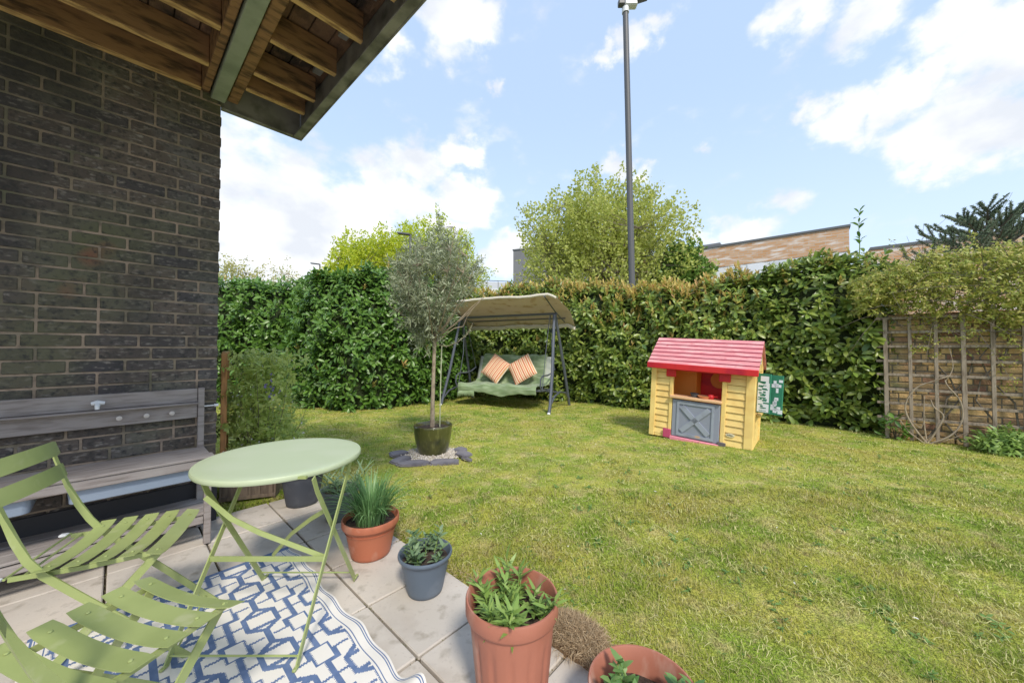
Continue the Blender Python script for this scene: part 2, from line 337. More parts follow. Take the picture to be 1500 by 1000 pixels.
M['white_wall'] = mat('white_render', (.74, .75, .77), .7)
M['glass'] = mat('dark_window_glass', (.08, .09, .10), .1, spec=.8)
M['curtain'] = mat('pale_window_blind', (.60, .63, .68), .4)
M['roof_dark'] = mat('roof_edge', (.12, .13, .14), .6)
def mk_facade():
    m = mat('far_brick_facade', (.5, .33, .2), .9); t = m.node_tree; b = t.nodes['Principled BSDF']
    tcn = t.nodes.new('ShaderNodeTexCoord'); mp_ = t.nodes.new('ShaderNodeMapping'); mp_.inputs['Rotation'].default_value = (R(90), 0, 0)
    br = t.nodes.new('ShaderNodeTexBrick'); br.inputs['Scale'].default_value = 1; br.inputs['Brick Width'].default_value = .5; br.inputs['Row Height'].default_value = .15
    br.inputs['Mortar Size'].default_value = .015; br.inputs['Color1'].default_value = (.56, .29, .13, 1); br.inputs['Color2'].default_value = (.62, .40, .25, 1); br.inputs['Mortar'].default_value = (.5, .42, .34, 1)
    n = t.nodes.new('ShaderNodeTexNoise'); n.inputs['Scale'].default_value = 1.1; n.inputs['Detail'].default_value = 8
    m2 = t.nodes.new('ShaderNodeMapping'); m2.inputs['Scale'].default_value = (1, 1, 5); t.links.new(tcn.outputs['Object'], m2.inputs[0]); t.links.new(m2.outputs[0], n.inputs['Vector'])
    mrr = t.nodes.new('ShaderNodeMapRange'); mrr.inputs[1].default_value = .5; mrr.inputs[2].default_value = .62; t.links.new(n.outputs[0], mrr.inputs[0])
    mx = t.nodes.new('ShaderNodeMix'); mx.data_type = 'RGBA'; mx.inputs[7].default_value = (.74, .66, .60, 1)
    t.links.new(tcn.outputs['Object'], mp_.inputs[0]); t.links.new(mp_.outputs[0], br.inputs['Vector']); t.links.new(br.outputs[0], mx.inputs[6]); t.links.new(mrr.outputs[0], mx.inputs[0])
    t.links.new(mx.outputs[2], b.inputs['Base Color']); return m
M['facade'] = mk_facade()

def mk_grass(name, straw, ground=False):
    m = mat(name, (.2, .25, .05), .75 if not ground else .95, spec=.25); t = m.node_tree; b = t.nodes['Principled BSDF']; L = t.links.new
    g = t.nodes.new('ShaderNodeNewGeometry')
    def noise(s, d, off=0):
        n = t.nodes.new('ShaderNodeTexNoise'); n.inputs['Scale'].default_value = s; n.inputs['Detail'].default_value = d
        mp_ = t.nodes.new('ShaderNodeMapping'); mp_.inputs['Location'].default_value = (off, off * 2, 0); mp_.inputs['Scale'].default_value = (1, 1, 0.05)
        L(g.outputs['Position'], mp_.inputs[0]); L(mp_.outputs[0], n.inputs['Vector']); return n.outputs[0]
    def rng_(x, a, c, o0=0, o1=1):
        r = t.nodes.new('ShaderNodeMapRange'); r.inputs[1].default_value = a; r.inputs[2].default_value = c; r.inputs[3].default_value = o0; r.inputs[4].default_value = o1; L(x, r.inputs[0]); return r.outputs[0]
    def mixc(f, a, c):
        x = t.nodes.new('ShaderNodeMix'); x.data_type = 'RGBA'; L(f, x.inputs[0])
        for i, q in ((6, a), (7, c)):
            if isinstance(q, tuple): x.inputs[i].default_value = (*q, 1)
            else: L(q, x.inputs[i])
        return x.outputs[2]
    green = (.29, .40, .045); yel = (.53, .52, .10); st = (.66, .56, .24); brown = (.24, .165, .075); dk = (.17, .29, .035)
    c = mixc(rng_(noise(2.6, 10), .40, .60), green, yel)
    c = mixc(rng_(noise(5.5, 10, 7), .52, .68, 0, .85), c, st)
    c = mixc(rng_(noise(4.2, 10, 3), .56, .70, 0, .7), c, dk)
    c = mixc(rng_(noise(1.1, 8, 21), .50, .66, 0, .6), c, (.50, .42, .10))
    c = mixc(rng_(noise(1.6, 8, 31), .54, .68, 0, .6), c, (.21, .32, .04))
    c = mixc(rng_(noise(11, 9, 13), .60, .70, 0, .75), c, brown)
    if not ground:
        r = g.outputs['Random Per Island']
        c = mixc(rng_(r, 1 - straw, 1 - straw + .05, 0, .9), c, (.62, .52, .27))
        fr = t.nodes.new('ShaderNodeMath'); fr.operation = 'MULTIPLY'; fr.inputs[1].default_value = 13.7; L(r, fr.inputs[0])
        f2 = t.nodes.new('ShaderNodeMath'); f2.operation = 'FRACT'; L(fr.outputs[0], f2.inputs[0])
        c = mixc(rng_(f2.outputs[0], 0, 1, 0, .6), c, (.17, .23, .035))
    else:
        c = mixc(rng_(noise(60, 6, 2), .45, .65, 0, .6), c, (.14, .12, .045))
        n = noise(90, 5); bn = t.nodes.new('ShaderNodeBump'); bn.inputs['Strength'].default_value = .9; bn.inputs['Distance'].default_value = .02; L(n, bn.inputs['Height']); L(bn.outputs[0], b.inputs['Normal'])
    L(c, b.inputs['Base Color'])
    if not ground:
        tr = t.nodes.new('ShaderNodeBsdfTranslucent'); L(c, tr.inputs[0]); ms = t.nodes.new('ShaderNodeMixShader'); ms.inputs[0].default_value = .3
        L(b.outputs[0], ms.inputs[1]); L(tr.outputs[0], ms.inputs[2]); L(ms.outputs[0], t.nodes['Material Output'].inputs[0])
    return m
M['grass'] = mk_grass('grass_blades', .30)
M['lawn'] = mk_grass('lawn_base', 0, True)
M['thatch'] = mat('dead_turf', (.44, .32, .19), .9, island=[(.60, .48, .31), (.27, .18, .10)])
M['earth'] = mat('bare_ground', (.16, .14, .09), .95, var=[((.12, .15, .06), .3, 5, .4, .7)])

# ---------------------------------------------------------------- foliage helpers
def unit(a): return a / (np.linalg.norm(a, axis=-1, keepdims=True) + 1e-9)
def leaves(P, D, Nn, L, Wd, shape='oval', fold=.18, droop=.12):
    """P base points, D long axes, Nn approximate upper normals -> verts, faces (quads)"""
    n = len(P); D = unit(D); S = unit(np.cross(D, Nn)); Nn = np.cross(S, D)
    L = np.broadcast_to(L, (n,))[:, None]; Wd = np.broadcast_to(Wd, (n,))[:, None]
    def at(t, w, h): return P + D * L * t + S * Wd * w + Nn * L * h
    if shape == 'oval':
        vs_ = np.stack([at(0, 0, 0), at(.4, -.42, fold * .35), at(.42, 0, 0), at(.4, .42, fold * .35),
                        at(.78, -.40, fold * .3 - droop * .4), at(.8, 0, -droop * .4), at(.78, .40, fold * .3 - droop * .4), at(1, 0, -droop)], 1)
        f = np.array([[0, 2, 1, 0], [0, 3, 2, 0], [1, 2, 5, 4], [2, 3, 6, 5], [4, 5, 7, 4], [5, 6, 7, 5]])
        quads = np.array([[1, 2, 5, 4], [2, 3, 6, 5]]); 
        tris = np.array([[0, 2, 1], [0, 3, 2], [1, 5, 4], [1, 2, 5], [2, 6, 5], [2, 3, 6], [4, 5, 7], [5, 6, 7]])
        k = 8
    elif shape == 'kite':
        vs_ = np.stack([at(0, 0, 0), at(.45, -.5, fold * .3), at(1, 0, -droop), at(.45, .5, fold * .3)], 1)
        tris = np.array([[0, 3, 1], [1, 3, 2]]); k = 4
    elif shape == 'lance':
        vs_ = np.stack([at(0, 0, 0), at(.3, -.5, fold * .2), at(.3, .5, fold * .2), at(.7, -.36, -droop * .4), at(.7, .36, -droop * .4), at(1, 0, -droop)], 1)
        tris = np.array([[0, 2, 1], [1, 2, 4], [1, 4, 3], [3, 4, 5]]); k = 6
    F = (tris[None] + (np.arange(n) * k)[:, None, None]).reshape(-1, 3)
    return vs_.reshape(-1, 3), F
def rand_dir(n): return unit(rng.normal(size=(n, 3)))
def join_vf(parts):
    vs_, fs, o = [], [], 0
    for v, f in parts: vs_.append(v); fs.append(f + o); o += len(v)
    return np.concatenate(vs_), np.concatenate(fs)
def rosettes(P, A, nl, L, Wd, spread=(40, 80), shape='oval', stem=.05):
    """nl leaves spiralling round each shoot axis A at P"""
    n = len(P); A = unit(A); ref = np.where(np.abs(A[:, 2:3]) < .9, np.array([[0, 0, 1.]]), np.array([[1., 0, 0]]))
    X = unit(np.cross(A, ref)); Y = np.cross(A, X)
    Pp, Dd, Nd, Ll = [], [], [], []
    ph0 = rng.uniform(0, 6.28, n)
    for k in range(nl):
        keep = rng.random(n) < .93
        ph = ph0 + k * 2.4 + rng.normal(0, .25, n); t = R(1) * (spread[1] + (spread[0] - spread[1]) * k / max(nl - 1, 1) + rng.normal(0, 10, n))
        rad = X * np.cos(ph)[:, None] + Y * np.sin(ph)[:, None]
        d = A * np.cos(t)[:, None] + rad * np.sin(t)[:, None]
        d = d + np.array([0, 0, -.28])
        nn = A * np.sin(t)[:, None] - rad * np.cos(t)[:, None] + rng.normal(0, .15, (n, 3)) + np.array([0, 0, .35])
        p = P + A * (stem * (k / nl))
        Pp.append(p[keep]); Dd.append(d[keep]); Nd.append(nn[keep]); Ll.append((L * rng.uniform(.6, 1.2, n))[keep])
    P_, D_, N_, L_ = map(np.concatenate, (Pp, Dd, Nd, Ll))
    return leaves(P_, D_, N_, L_, L_ * Wd, shape)

def tree(name, label, loc, crown_c, rad, leafm, n_limb=14, n_twig=500, lpt=26, leaf=.11, lw=.6, trunk_r=.16, spur=.5, tw_len=.7, group=None, barkm='bark', cat='tree', seed=1, flat=.0, hollow=.45, shape='kite', up=.35):
    g = np.random.default_rng(seed); root = thing(name, label, cat, loc, 0, group)
    cc = np.array(crown_c, float); rad = np.array(rad, float)
    tb = MB(); top = cc + np.array([0, 0, rad[2] * .15])
    base = np.array([0, 0, 0.]); tp = [base * (1 - t) + top * t + np.array([math.sin(t * 5 + seed) * .02 * top[2], math.cos(t * 4 + seed) * .02 * top[2], 0]) * math.sin(t * 3.14) for t in np.linspace(0, 1, 7)]
    tb.tube(tp, list(np.linspace(trunk_r, trunk_r * .35, 7)), 8)
    limbs = []
    for i in range(n_limb):
        d = unit(g.normal(size=3)); d[2] = abs(d[2]) * .9 + .05 if g.random() < .8 else d[2] * .5; d = unit(d)
        e = cc + d * rad * g.uniform(.55, .95); t0 = g.uniform(.35, .95); k = t0 * 6; a = tp[int(min(k, 5))] ; b_ = tp[int(min(k, 5)) + 1]; s = a + (b_ - a) * (k - int(min(k, 5)))
        mid = s * .45 + e * .55 + np.array([0, 0, -.08 * rad[2]]) + g.normal(0, .05, 3) * rad
        cv = [s * (1 - t) ** 2 + mid * 2 * t * (1 - t) + e * t * t for t in np.linspace(0, 1, 6)]
        tb.tube(cv, list(np.linspace(trunk_r * .4, trunk_r * .07, 6)), 5); limbs.append(cv)
    LP = np.concatenate([np.array(c)[1:] for c in limbs])
    # twigs: ends spread over the crown's shell and volume, each hung on the nearest limb point
    d = unit(g.normal(size=(n_twig, 3))); d[:, 2] = np.where(d[:, 2] < -.35, -d[:, 2], d[:, 2])
    ph = np.arctan2(d[:, 1], d[:, 0]); lump = 1 + .10 * np.sin(3 * ph + seed) + .08 * np.sin(7 * ph + d[:, 2] * 5 + seed * 2) + .07 * np.sin(11 * d[:, 2] + seed)
    E = cc + d * rad * (g.uniform(hollow ** 3, 1, n_twig) ** (1 / 3) * lump)[:, None]
    dist = np.linalg.norm(E[:, None] - LP[None], axis=2); near = LP[dist.argmin(1)]
    Sg = E + (near - E) * np.minimum(1, tw_len * 1.5 / (np.linalg.norm(near - E, axis=1, keepdims=True) + 1e-6))
    for i in range(0, n_twig, 2 if n_twig > 400 else 1): tb.tube([near[i] , Sg[i] * .6 + near[i] * .4 + np.array([0, 0, -.04]), E[i]], [trunk_r * .06, trunk_r * .045, trunk_r * .02], 3, caps=False)
    tb.build('trunk', M[barkm], root)
    # leaves along each twig, which turns up at its end
    dirn = unit(unit(E - cc) + np.array([0, 0, up * 2]) + g.normal(0, .25, (n_twig, 3)))
    n = n_twig * lpt; idx = np.repeat(np.arange(n_twig), lpt); t = g.uniform(-.5, .75, n)
    P = E[idx] + dirn[idx] * (t * tw_len)[:, None] + g.normal(0, 1, (n, 3)) * tw_len * .17 * (1.15 - t[:, None])
    D = unit(dirn[idx] * .6 + g.normal(0, .8, (n, 3)))
    v, f = leaves(P, D, g.normal(size=(n, 3)) + np.array([0, 0, 1.0]), leaf * g.uniform(.6, 1.25, n), leaf * lw, shape)
    np_mesh('crown', v, f, M[leafm], root)
    return root

# ================================================================ THE GROUND
g = MB(); g.add([(-600, -600, -.06), (600, -600, -.06), (600, 600, -.06), (-600, 600, -.06)], [(0, 1, 2, 3)])
struct(g.build('ground', M['earth'], smooth=False))
def lawn_z(x, y): return .012 * math.sin(x * 1.7 + .5) * math.sin(y * 1.3) + .006 * math.sin(x * 5 + y * 3)
S = .434; U0 = .842 ; V0 = 1.287; UE = U0 + S; VE = V0 + 5 * S
def lawn_fn(a, b):
    x = -9 + 20 * a; y = -3 + 15.5 * b; u, v = uv_of(x, y)
    dd = max(u - UE, v - VE); z = lawn_z(x, y) + (.006 if dd > .03 else -.055)
    return (x, y, z)
g = MB(); g.grid(lawn_fn, 260, 200); struct(g.build('lawn', M['lawn'], angle=180))

# grass blades
def patch_noise(x, y): return np.sin(x * 2.3 + 1.7 * np.sin(y * 1.9)) * np.sin(y * 2.9 + 1.3 * np.sin(x * 2.1 + 1))
HEDGE_L = [(-9, 8.9), (-4.9, 8.4), (-4.3, 7.6), (-3.15, 7.28), (-2.3, 7.8), (-1.3, 9.3), (.2, 9.4), (1.56, 8.45), (3.4, 7.0), (5.2, 5.45), (5.35, 5.12), (6.9, 3.87), (9, 2.2)]
def inside_garden(x, y):
    hx = np.array([p[0] for p in HEDGE_L]); hy = np.array([p[1] for p in HEDGE_L]); return y < np.interp(x, hx, hy) + .25
def blades(n, ymin, ymax, length, width, wide=1.75, jitter=.5, sel=None):
    u_ = rng.random(n); y = ymin * (ymax / ymin) ** u_ if ymin > 0 else rng.uniform(ymin, ymax, n)
    x = rng.uniform(-1, 1, n) * (y * 1.5 + .3)
    uu = x * U[0] + y * U[1]; vv = x * V[0] + y * V[1]
    ok = ((uu > UE + .012 + .015 * np.sin(vv * 23)) | (vv > VE + .012)) & inside_garden(x, y)
    ok &= ((x + .93) ** 2 / .50 ** 2 + (y - 4.22) ** 2 / .36 ** 2) > 1
    if sel is not None: ok &= sel(x, y)
    x, y = x[ok], y[ok]; n = len(x)
    z = .012 * np.sin(x * 1.7 + .5) * np.sin(y * 1.3) + .006 * np.sin(x * 5 + y * 3)
    sc_ = (.85 + .28 * patch_noise(x * 2.1, y * 2.1)) * rng.uniform(.5, 1.35, n) * (y / ymin) ** .35
    az = rng.uniform(0, 6.283, n) + .8 * np.sin(x * 3) ; tilt = np.abs(rng.normal(.75, .38, n)).clip(.1, 1.45)
    h = np.stack([np.cos(az), np.sin(az), np.zeros(n)], 1); L = (length * sc_)[:, None]; w = width * (y / ymin)[:, None] ** .85 * rng.uniform(.7, 1.3, (n, 1))
    s = np.stack([-np.sin(az), np.cos(az), np.zeros(n)], 1); Z = np.array([0, 0, 1.])
    P = np.stack([x, y, z], 1)
    m = P + h * L * (np.sin(tilt) * .42)[:, None] + Z * L * (np.cos(tilt * .7) * .5)[:, None]
    t = P + h * L * (np.sin(tilt) * 1.0)[:, None] + Z * L * (np.cos(tilt) * .85).clip(.06)[:, None]
    vs_ = np.stack([P - s * w, P + s * w, m - s * w * .8, m + s * w * .8, t], 1).reshape(-1, 3)
    F = (np.array([[0, 1, 3], [0, 3, 2], [2, 3, 4]])[None] + (np.arange(n) * 5)[:, None, None]).reshape(-1, 3)
    return vs_, F
def straws(n):
    y = 1.0 * 7.0 ** rng.random(n); x = rng.uniform(-1, 1, n) * (y * 1.5 + .3); uu = x * U[0] + y * U[1]; vv = x * V[0] + y * V[1]
    ok = ((uu > UE + .03) | (vv > VE + .03)) & inside_garden(x, y) & (patch_noise(x * 1.7 + 3, y * 1.7) > -.35); ok &= ((x + .93) ** 2 / .55 ** 2 + (y - 4.22) ** 2 / .40 ** 2) > 1
    x, y = x[ok], y[ok]; n = len(x); a = rng.uniform(0, 6.283, n); bend = rng.normal(0, 1.1, n); L = rng.uniform(.02, .055, n) * (y / 1.2) ** .3; w = .0007 * (y / 1.0) ** .9 * rng.uniform(.7, 1.5, n)
    z0 = rng.uniform(.010, .026, n); vs_ = []
    px, py = x.copy(), y.copy()
    for k in range(5):
        aa = a + bend * (k / 4 - .5); zz = z0 + .012 * np.sin(k / 4 * 3.14) * rng.uniform(.2, 1.2, n) + .006
        vs_.append(np.stack([px - np.sin(aa) * w, py + np.cos(aa) * w, zz], 1)); vs_.append(np.stack([px + np.sin(aa) * w, py - np.cos(aa) * w, zz], 1))
        px = px + np.cos(aa) * L / 4; py = py + np.sin(aa) * L / 4
    Vv = np.stack(vs_, 1).reshape(-1, 3); F = np.concatenate([np.array([[2*k, 2*k+1, 2*k+3], [2*k, 2*k+3, 2*k+2]]) for k in range(4)]); F = (F[None] + (np.arange(n) * 10)[:, None, None]).reshape(-1, 3); return Vv, F
v, f = straws(13000)
tag(np_mesh('dry_straw', v, f, mat('dry_straw', (.48, .47, .16), .8, island=[(.62, .56, .28), (.36, .38, .10)])), 'dry straw lying flat among the lawn grass', 'straw', kind='stuff')
GB = [blades(260000, .95, 3.2, .029, .0011), blades(180000, 3.2, 10.0, .034, .0026)]
v, f = join_vf(GB)
tag(np_mesh('grass', v, f, M['grass']), 'short patchy yellow green grass of the lawn', 'grass', kind='stuff')
n = 230; wy = 1.3 * 5.5 ** rng.random(n); wx = rng.uniform(-.9, 1.35, n) * wy; wu = wx * U[0] + wy * U[1]; ok = (wu > UE + .12) & inside_garden(wx, wy - .0) & (np.hypot(wx + .93, wy - 4.22) > .6); wx, wy = wx[ok], wy[ok]
wx = np.repeat(wx, 4) + rng.normal(0, .035, len(wx) * 4); wy = np.repeat(wy, 4) + rng.normal(0, .035, len(wy) * 4)
v, f = rosettes(np.stack([wx, wy, np.full(len(wx), .012)], 1), np.tile([0, 0, 1.], (len(wx), 1)) + rng.normal(0, .2, (len(wx), 3)), 5, .026, .45, (50, 82), shape='lance', stem=.006)
tag(np_mesh('lawn_weeds', v, f, mat('weed_leaf', (.14, .26, .05), .6, island=[(.24, .36, .10), (.09, .19, .04)], tl=.25)), 'small broad leaved weeds dotted through the lawn', 'weeds', kind='stuff')
# lifted edge of dead turf
def edge_tufts():
    out = []
    n = 22000; vv = np.where(rng.random(n) < .55, rng.normal(.86, .11, n), rng.uniform(-.5, 3.4, n)); bulge = np.exp(-((vv - .86) / .17) ** 2)
    uu = UE + .005 + rng.normal(.015, .015, n) + bulge * rng.uniform(-.035, .15, n)
    keep = rng.random(n) < (.22 + bulge); vv, uu, bulge = vv[keep], uu[keep], bulge[keep]; n = len(vv)
    P = np.outer(uu, U) + np.outer(vv, V); P[:, 2] = rng.uniform(.0, .02, n) + bulge * (.065 * np.sin(np.clip((uu - UE + .04) / .2, 0, 1) * 3.14) ** .5 * rng.uniform(.75, 1.05, n))
    D = np.outer(rng.normal(-.25, .8, n), U) + np.outer(rng.normal(0, .9, n), V) + np.array([0, 0, 1.]) * rng.normal(.15, .5, (n, 1))
    return leaves(P, D, rand_dir(n), rng.uniform(.02, .05, n), .0020, 'kite', droop=.3)
v, f = edge_tufts()
g = MB()
def mound(a, b):
    ww = .86 + (a - .5) * .62; uq = UE - .03 + b * .20; h = .062 * math.sin(b * math.pi) ** .5 * math.exp(-((ww - .86) / .17) ** 2) - .012 + random.uniform(-.004, .004); return hw(uq, ww, h)
g.grid(mound, 40, 16); tag(g.build('turf_roll', mat('brown_turf', (.22, .14, .075), .95, bump=(120, 1, .01)), angle=180), 'brown mound of dead turf at the paving corner beside the tall fluted pot', 'turf')
tag(np_mesh('dead_turf', v, f, M['thatch']), 'brown dead turf curling up along the edge of the paving', 'turf', kind='stuff')

# patio slabs
g = MB(); p = [hw(-3.5, -2.5, -.02), hw(UE - .002, -2.5, -.02), hw(UE - .002, VE - .002, -.02), hw(-3.5, VE - .002, -.02)]
g.add(p, [(0, 1, 2, 3)]); struct(g.build('paving_bed', M['joint'], smooth=False))
g = MB()
for i in range(-9, 1):
    for j in range(-8, 5):
        u0 = U0 + i * S; v0 = V0 + j * S
        c = hw(u0 + S / 2, v0 + S / 2, -.022 + random.uniform(-.0015, .0015)); g.box(c, (S - .011, S - .011, .045), rz=HROT + random.uniform(-.003, .003), bev=.005, rx=random.uniform(-.003, .003))
struct(g.build('patio', M['slab'], angle=25))

n = 5200; k = rng.integers(0, 2, n); li = rng.integers(-5, 2, n); t_ = rng.uniform(-1.5, 3.45, n); t2 = rng.uniform(-2.2, UE, n); clump = rng.random(n) < .5 + .5 * np.sin(t_ * 9 + li * 3)
uj = np.where(k == 0, U0 + (li - 1) * S + S, t2); vj = np.where(k == 0, t_, V0 + (li + 3) * S); uj = uj + rng.normal(0, .0022, n) * (k == 0); vj = vj + rng.normal(0, .0022, n) * (k == 1)
ok = clump & (uj < UE - .002) & (vj < VE - .01); uj, vj = uj[ok], vj[ok]; P = np.outer(uj, U) + np.outer(vj, V); P[:, 2] = -.008
v, f = leaves(P, rand_dir(len(P)) + [0, 0, .8], rand_dir(len(P)), rng.uniform(.006, .013, len(P)), .003, 'kite')
tag(np_mesh('joint_moss', v, f, mat('moss', (.16, .17, .06), .9, island=[(.26, .22, .12), (.10, .11, .04)])), 'moss and crumbs caught in the joints of the paving', 'moss', kind='stuff')
# ================================================================ HOUSE WALL AND BALCONY
def brick_wall(root, u0, u1, z0, z1, bw, bh, jt, brickm, mortarm, depth=.1, jit=.002, rag=0):
    """bricks on the plane y=0 facing -y, local x along the wall"""
    g = MB(); rows = int((z1 - z0) / bh)
    for r in range(rows + 1):
        z = z0 + r * bh
        if z + bh * .5 > z1: break
        x = u1 - (0 if r % 2 == 0 else bw / 2)
        if r % 2: g.box((u1 - bw / 4 + jt / 4, depth / 2 - .012, z + bh / 2), (bw / 2 - jt * .6, depth, bh - jt), bev=.004)
        while x > u0:
            w = bw
            if random.random() < .10: w = bw * random.choice((.5, .75))
            w = min(w, x - u0)
            if w < .03: break
            g.box((x - w / 2, depth / 2 - .012 + random.uniform(-jit, jit), z + bh / 2 + random.uniform(-jit, jit) * .6), (w - jt, depth, bh - jt + random.uniform(-jit, jit)), bev=.004, rx=random.uniform(-.012, .012), rz=random.uniform(-.006, .006))
            x -= w
    g.build('brickwork', brickm, root, angle=30)
    m = MB(); m.span((u0 - .01, -.006, z0 - .1), (u1 - .006, depth + .1, z1 - .002)); m.build('mortar', mortarm, root)
WU, WV = .506, 3.42
wall = thing('house_wall', 'dark grey brown brick wall of the house at left with damp and painted shade streaks', 'wall', hw(WU, WV), HROT)
brick_wall(wall, -3.4, 0, 0, 3.30, .235, .0785, .012, M['brick'], M['mortar'])
g = MB(); g.span((-3.3, .21, 0), (-.02, 2.5, 3.28)); g.build('wall_return', M['brick'], wall)
g = MB(); g.span((-3.4, -.030, 0), (.002, -.0185, .30), bev=.004); g.build('plinth', mat('tar_plinth', (.025, .025, .03), .6, bump=(30, .5, .004)), wall)

ZB = 3.09
bal = thing('balcony', 'timber joisted balcony overhead with dark steel edge above the patio', 'balcony', hw(WU, WV), HROT)
def loc_span(g, u0, u1, v0, v1, z0, z1, bev=0): g.span((u0 - WU, v0 - WV, z0), (u1 - WU, v1 - WV, z1), bev=bev)
BV0, BU1, BUm = .95, 1.06, -3.0
g = MB(); loc_span(g, .44, .525, BV0, 3.415, ZB, ZB + .22, .004); g.build('main_beam', M['beam'], bal)
for (a, b) in ((.385, .43), (.535, .60)):
    g = MB(); loc_span(g, a, b, BV0, 3.40, ZB + .022, ZB + .23, .004); g.build('ledger', M['timber'], bal)
for k, vv in enumerate([3.385, 3.06, 2.66, 2.26, 1.86, 1.46, 1.06]):
    g = MB(); loc_span(g, BUm, .383, vv - .022, vv + .022, ZB + .03, ZB + .21, .003); g.build('joist', M['timber'], bal)
    g = MB(); loc_span(g, BUm, .383, vv - .02, vv + .02, ZB + .021, ZB + .0297, .002); g.build('bounce_strip', M['bounce_strip'], bal)  # strip added to paint bounce light on the joist underside
for vv in [3.15, 2.93, 2.54, 2.147, 1.75, 1.36]:
    g = MB(); loc_span(g, .602, BU1 - .075, vv - .02, vv + .02, ZB + .03, ZB + .20, .003); g.build('joist', M['timber'], bal)
    g = MB(); loc_span(g, .602, BU1 - .075, vv - .017, vv + .017, ZB + .021, ZB + .0297, .002); g.build('bounce_strip', M['bounce_strip'], bal)  # same painted underside light for the short joists
g = MB(); x = BUm
while x < BU1 - .02:
    w = random.uniform(.105, .12); loc_span(g, x, min(x + w, BU1 - .01), BV0, 3.41, ZB + .212 + random.uniform(0, .004), ZB + .24, .003); x += w + .006
g.build('decking', M['timber_dark'], bal)
g = MB(); loc_span(g, BUm, BU1 - .015, BV0, 3.44, ZB + .245, ZB + .33); g.build('deck_light_block', M['timber_dark'], bal)  # unseen sheet added over the boards to block light through their gaps
g = MB()
loc_span(g, BU1 - .012, BU1, BV0, 3.46, ZB - .04, ZB + .34, .002); loc_span(g, BU1 - .07, BU1 - .013, BV0, 3.44, ZB - .039, ZB - .027, .002)
g.build('edge_channel', M['steel'], bal)
g = MB()
loc_span(g, WU + .0015, BU1 - .014, 3.448, 3.46, ZB - .04, ZB + .34, .002); loc_span(g, WU + .0015, BU1 - .072, 3.422, 3.447, ZB - .038, ZB - .026, .002)
g.build('end_channel', M['steel'], bal)
for vv in (2.75, 2.3, 1.9):
    g = MB(); loc_span(g, BU1 - .13, BU1 - .075, vv - .07, vv + .07, ZB + .16, ZB + .19, .003); g.build('bracket', M['steel'], bal)

# ================================================================ GREEN FOLDING CHAIRS AND TABLE
GM = M['green_metal']
def curved_slat(g, c, half, w, th, sag, axis_y, tilt=0, n=10):
    """slat along local x, its width along axis_y (unit, in yz plane), sagging by sag opposite to its normal"""
    ay = Vector(axis_y).normalized(); nn = Vector((1, 0, 0)).cross(ay).normalized(); c = Vector(c)
    vs_ = []
    for i in range(n + 1):
        t = -1 + 2 * i / n; ww = w * (1 - .25 * max(0, abs(t) - .9) * 10 * .6)
        for sy, sn in ((-1, -1), (1, -1), (1, 1), (-1, 1)):
            vs_.append(tuple(c + Vector((t * half, 0, 0)) + ay * (sy * ww / 2) + nn * (sn * th / 2 + sag * (t * t - .35))))
    fs = []
    for i in range(n):
        for k in range(4):
            j = (k + 1) % 4; fs.append((i * 4 + k, i * 4 + 4 + k, i * 4 + 4 + j, i * 4 + j))
    fs += [(0, 1, 2, 3), tuple(n * 4 + k for k in (3, 2, 1, 0))]
    g.add(vs_, fs)
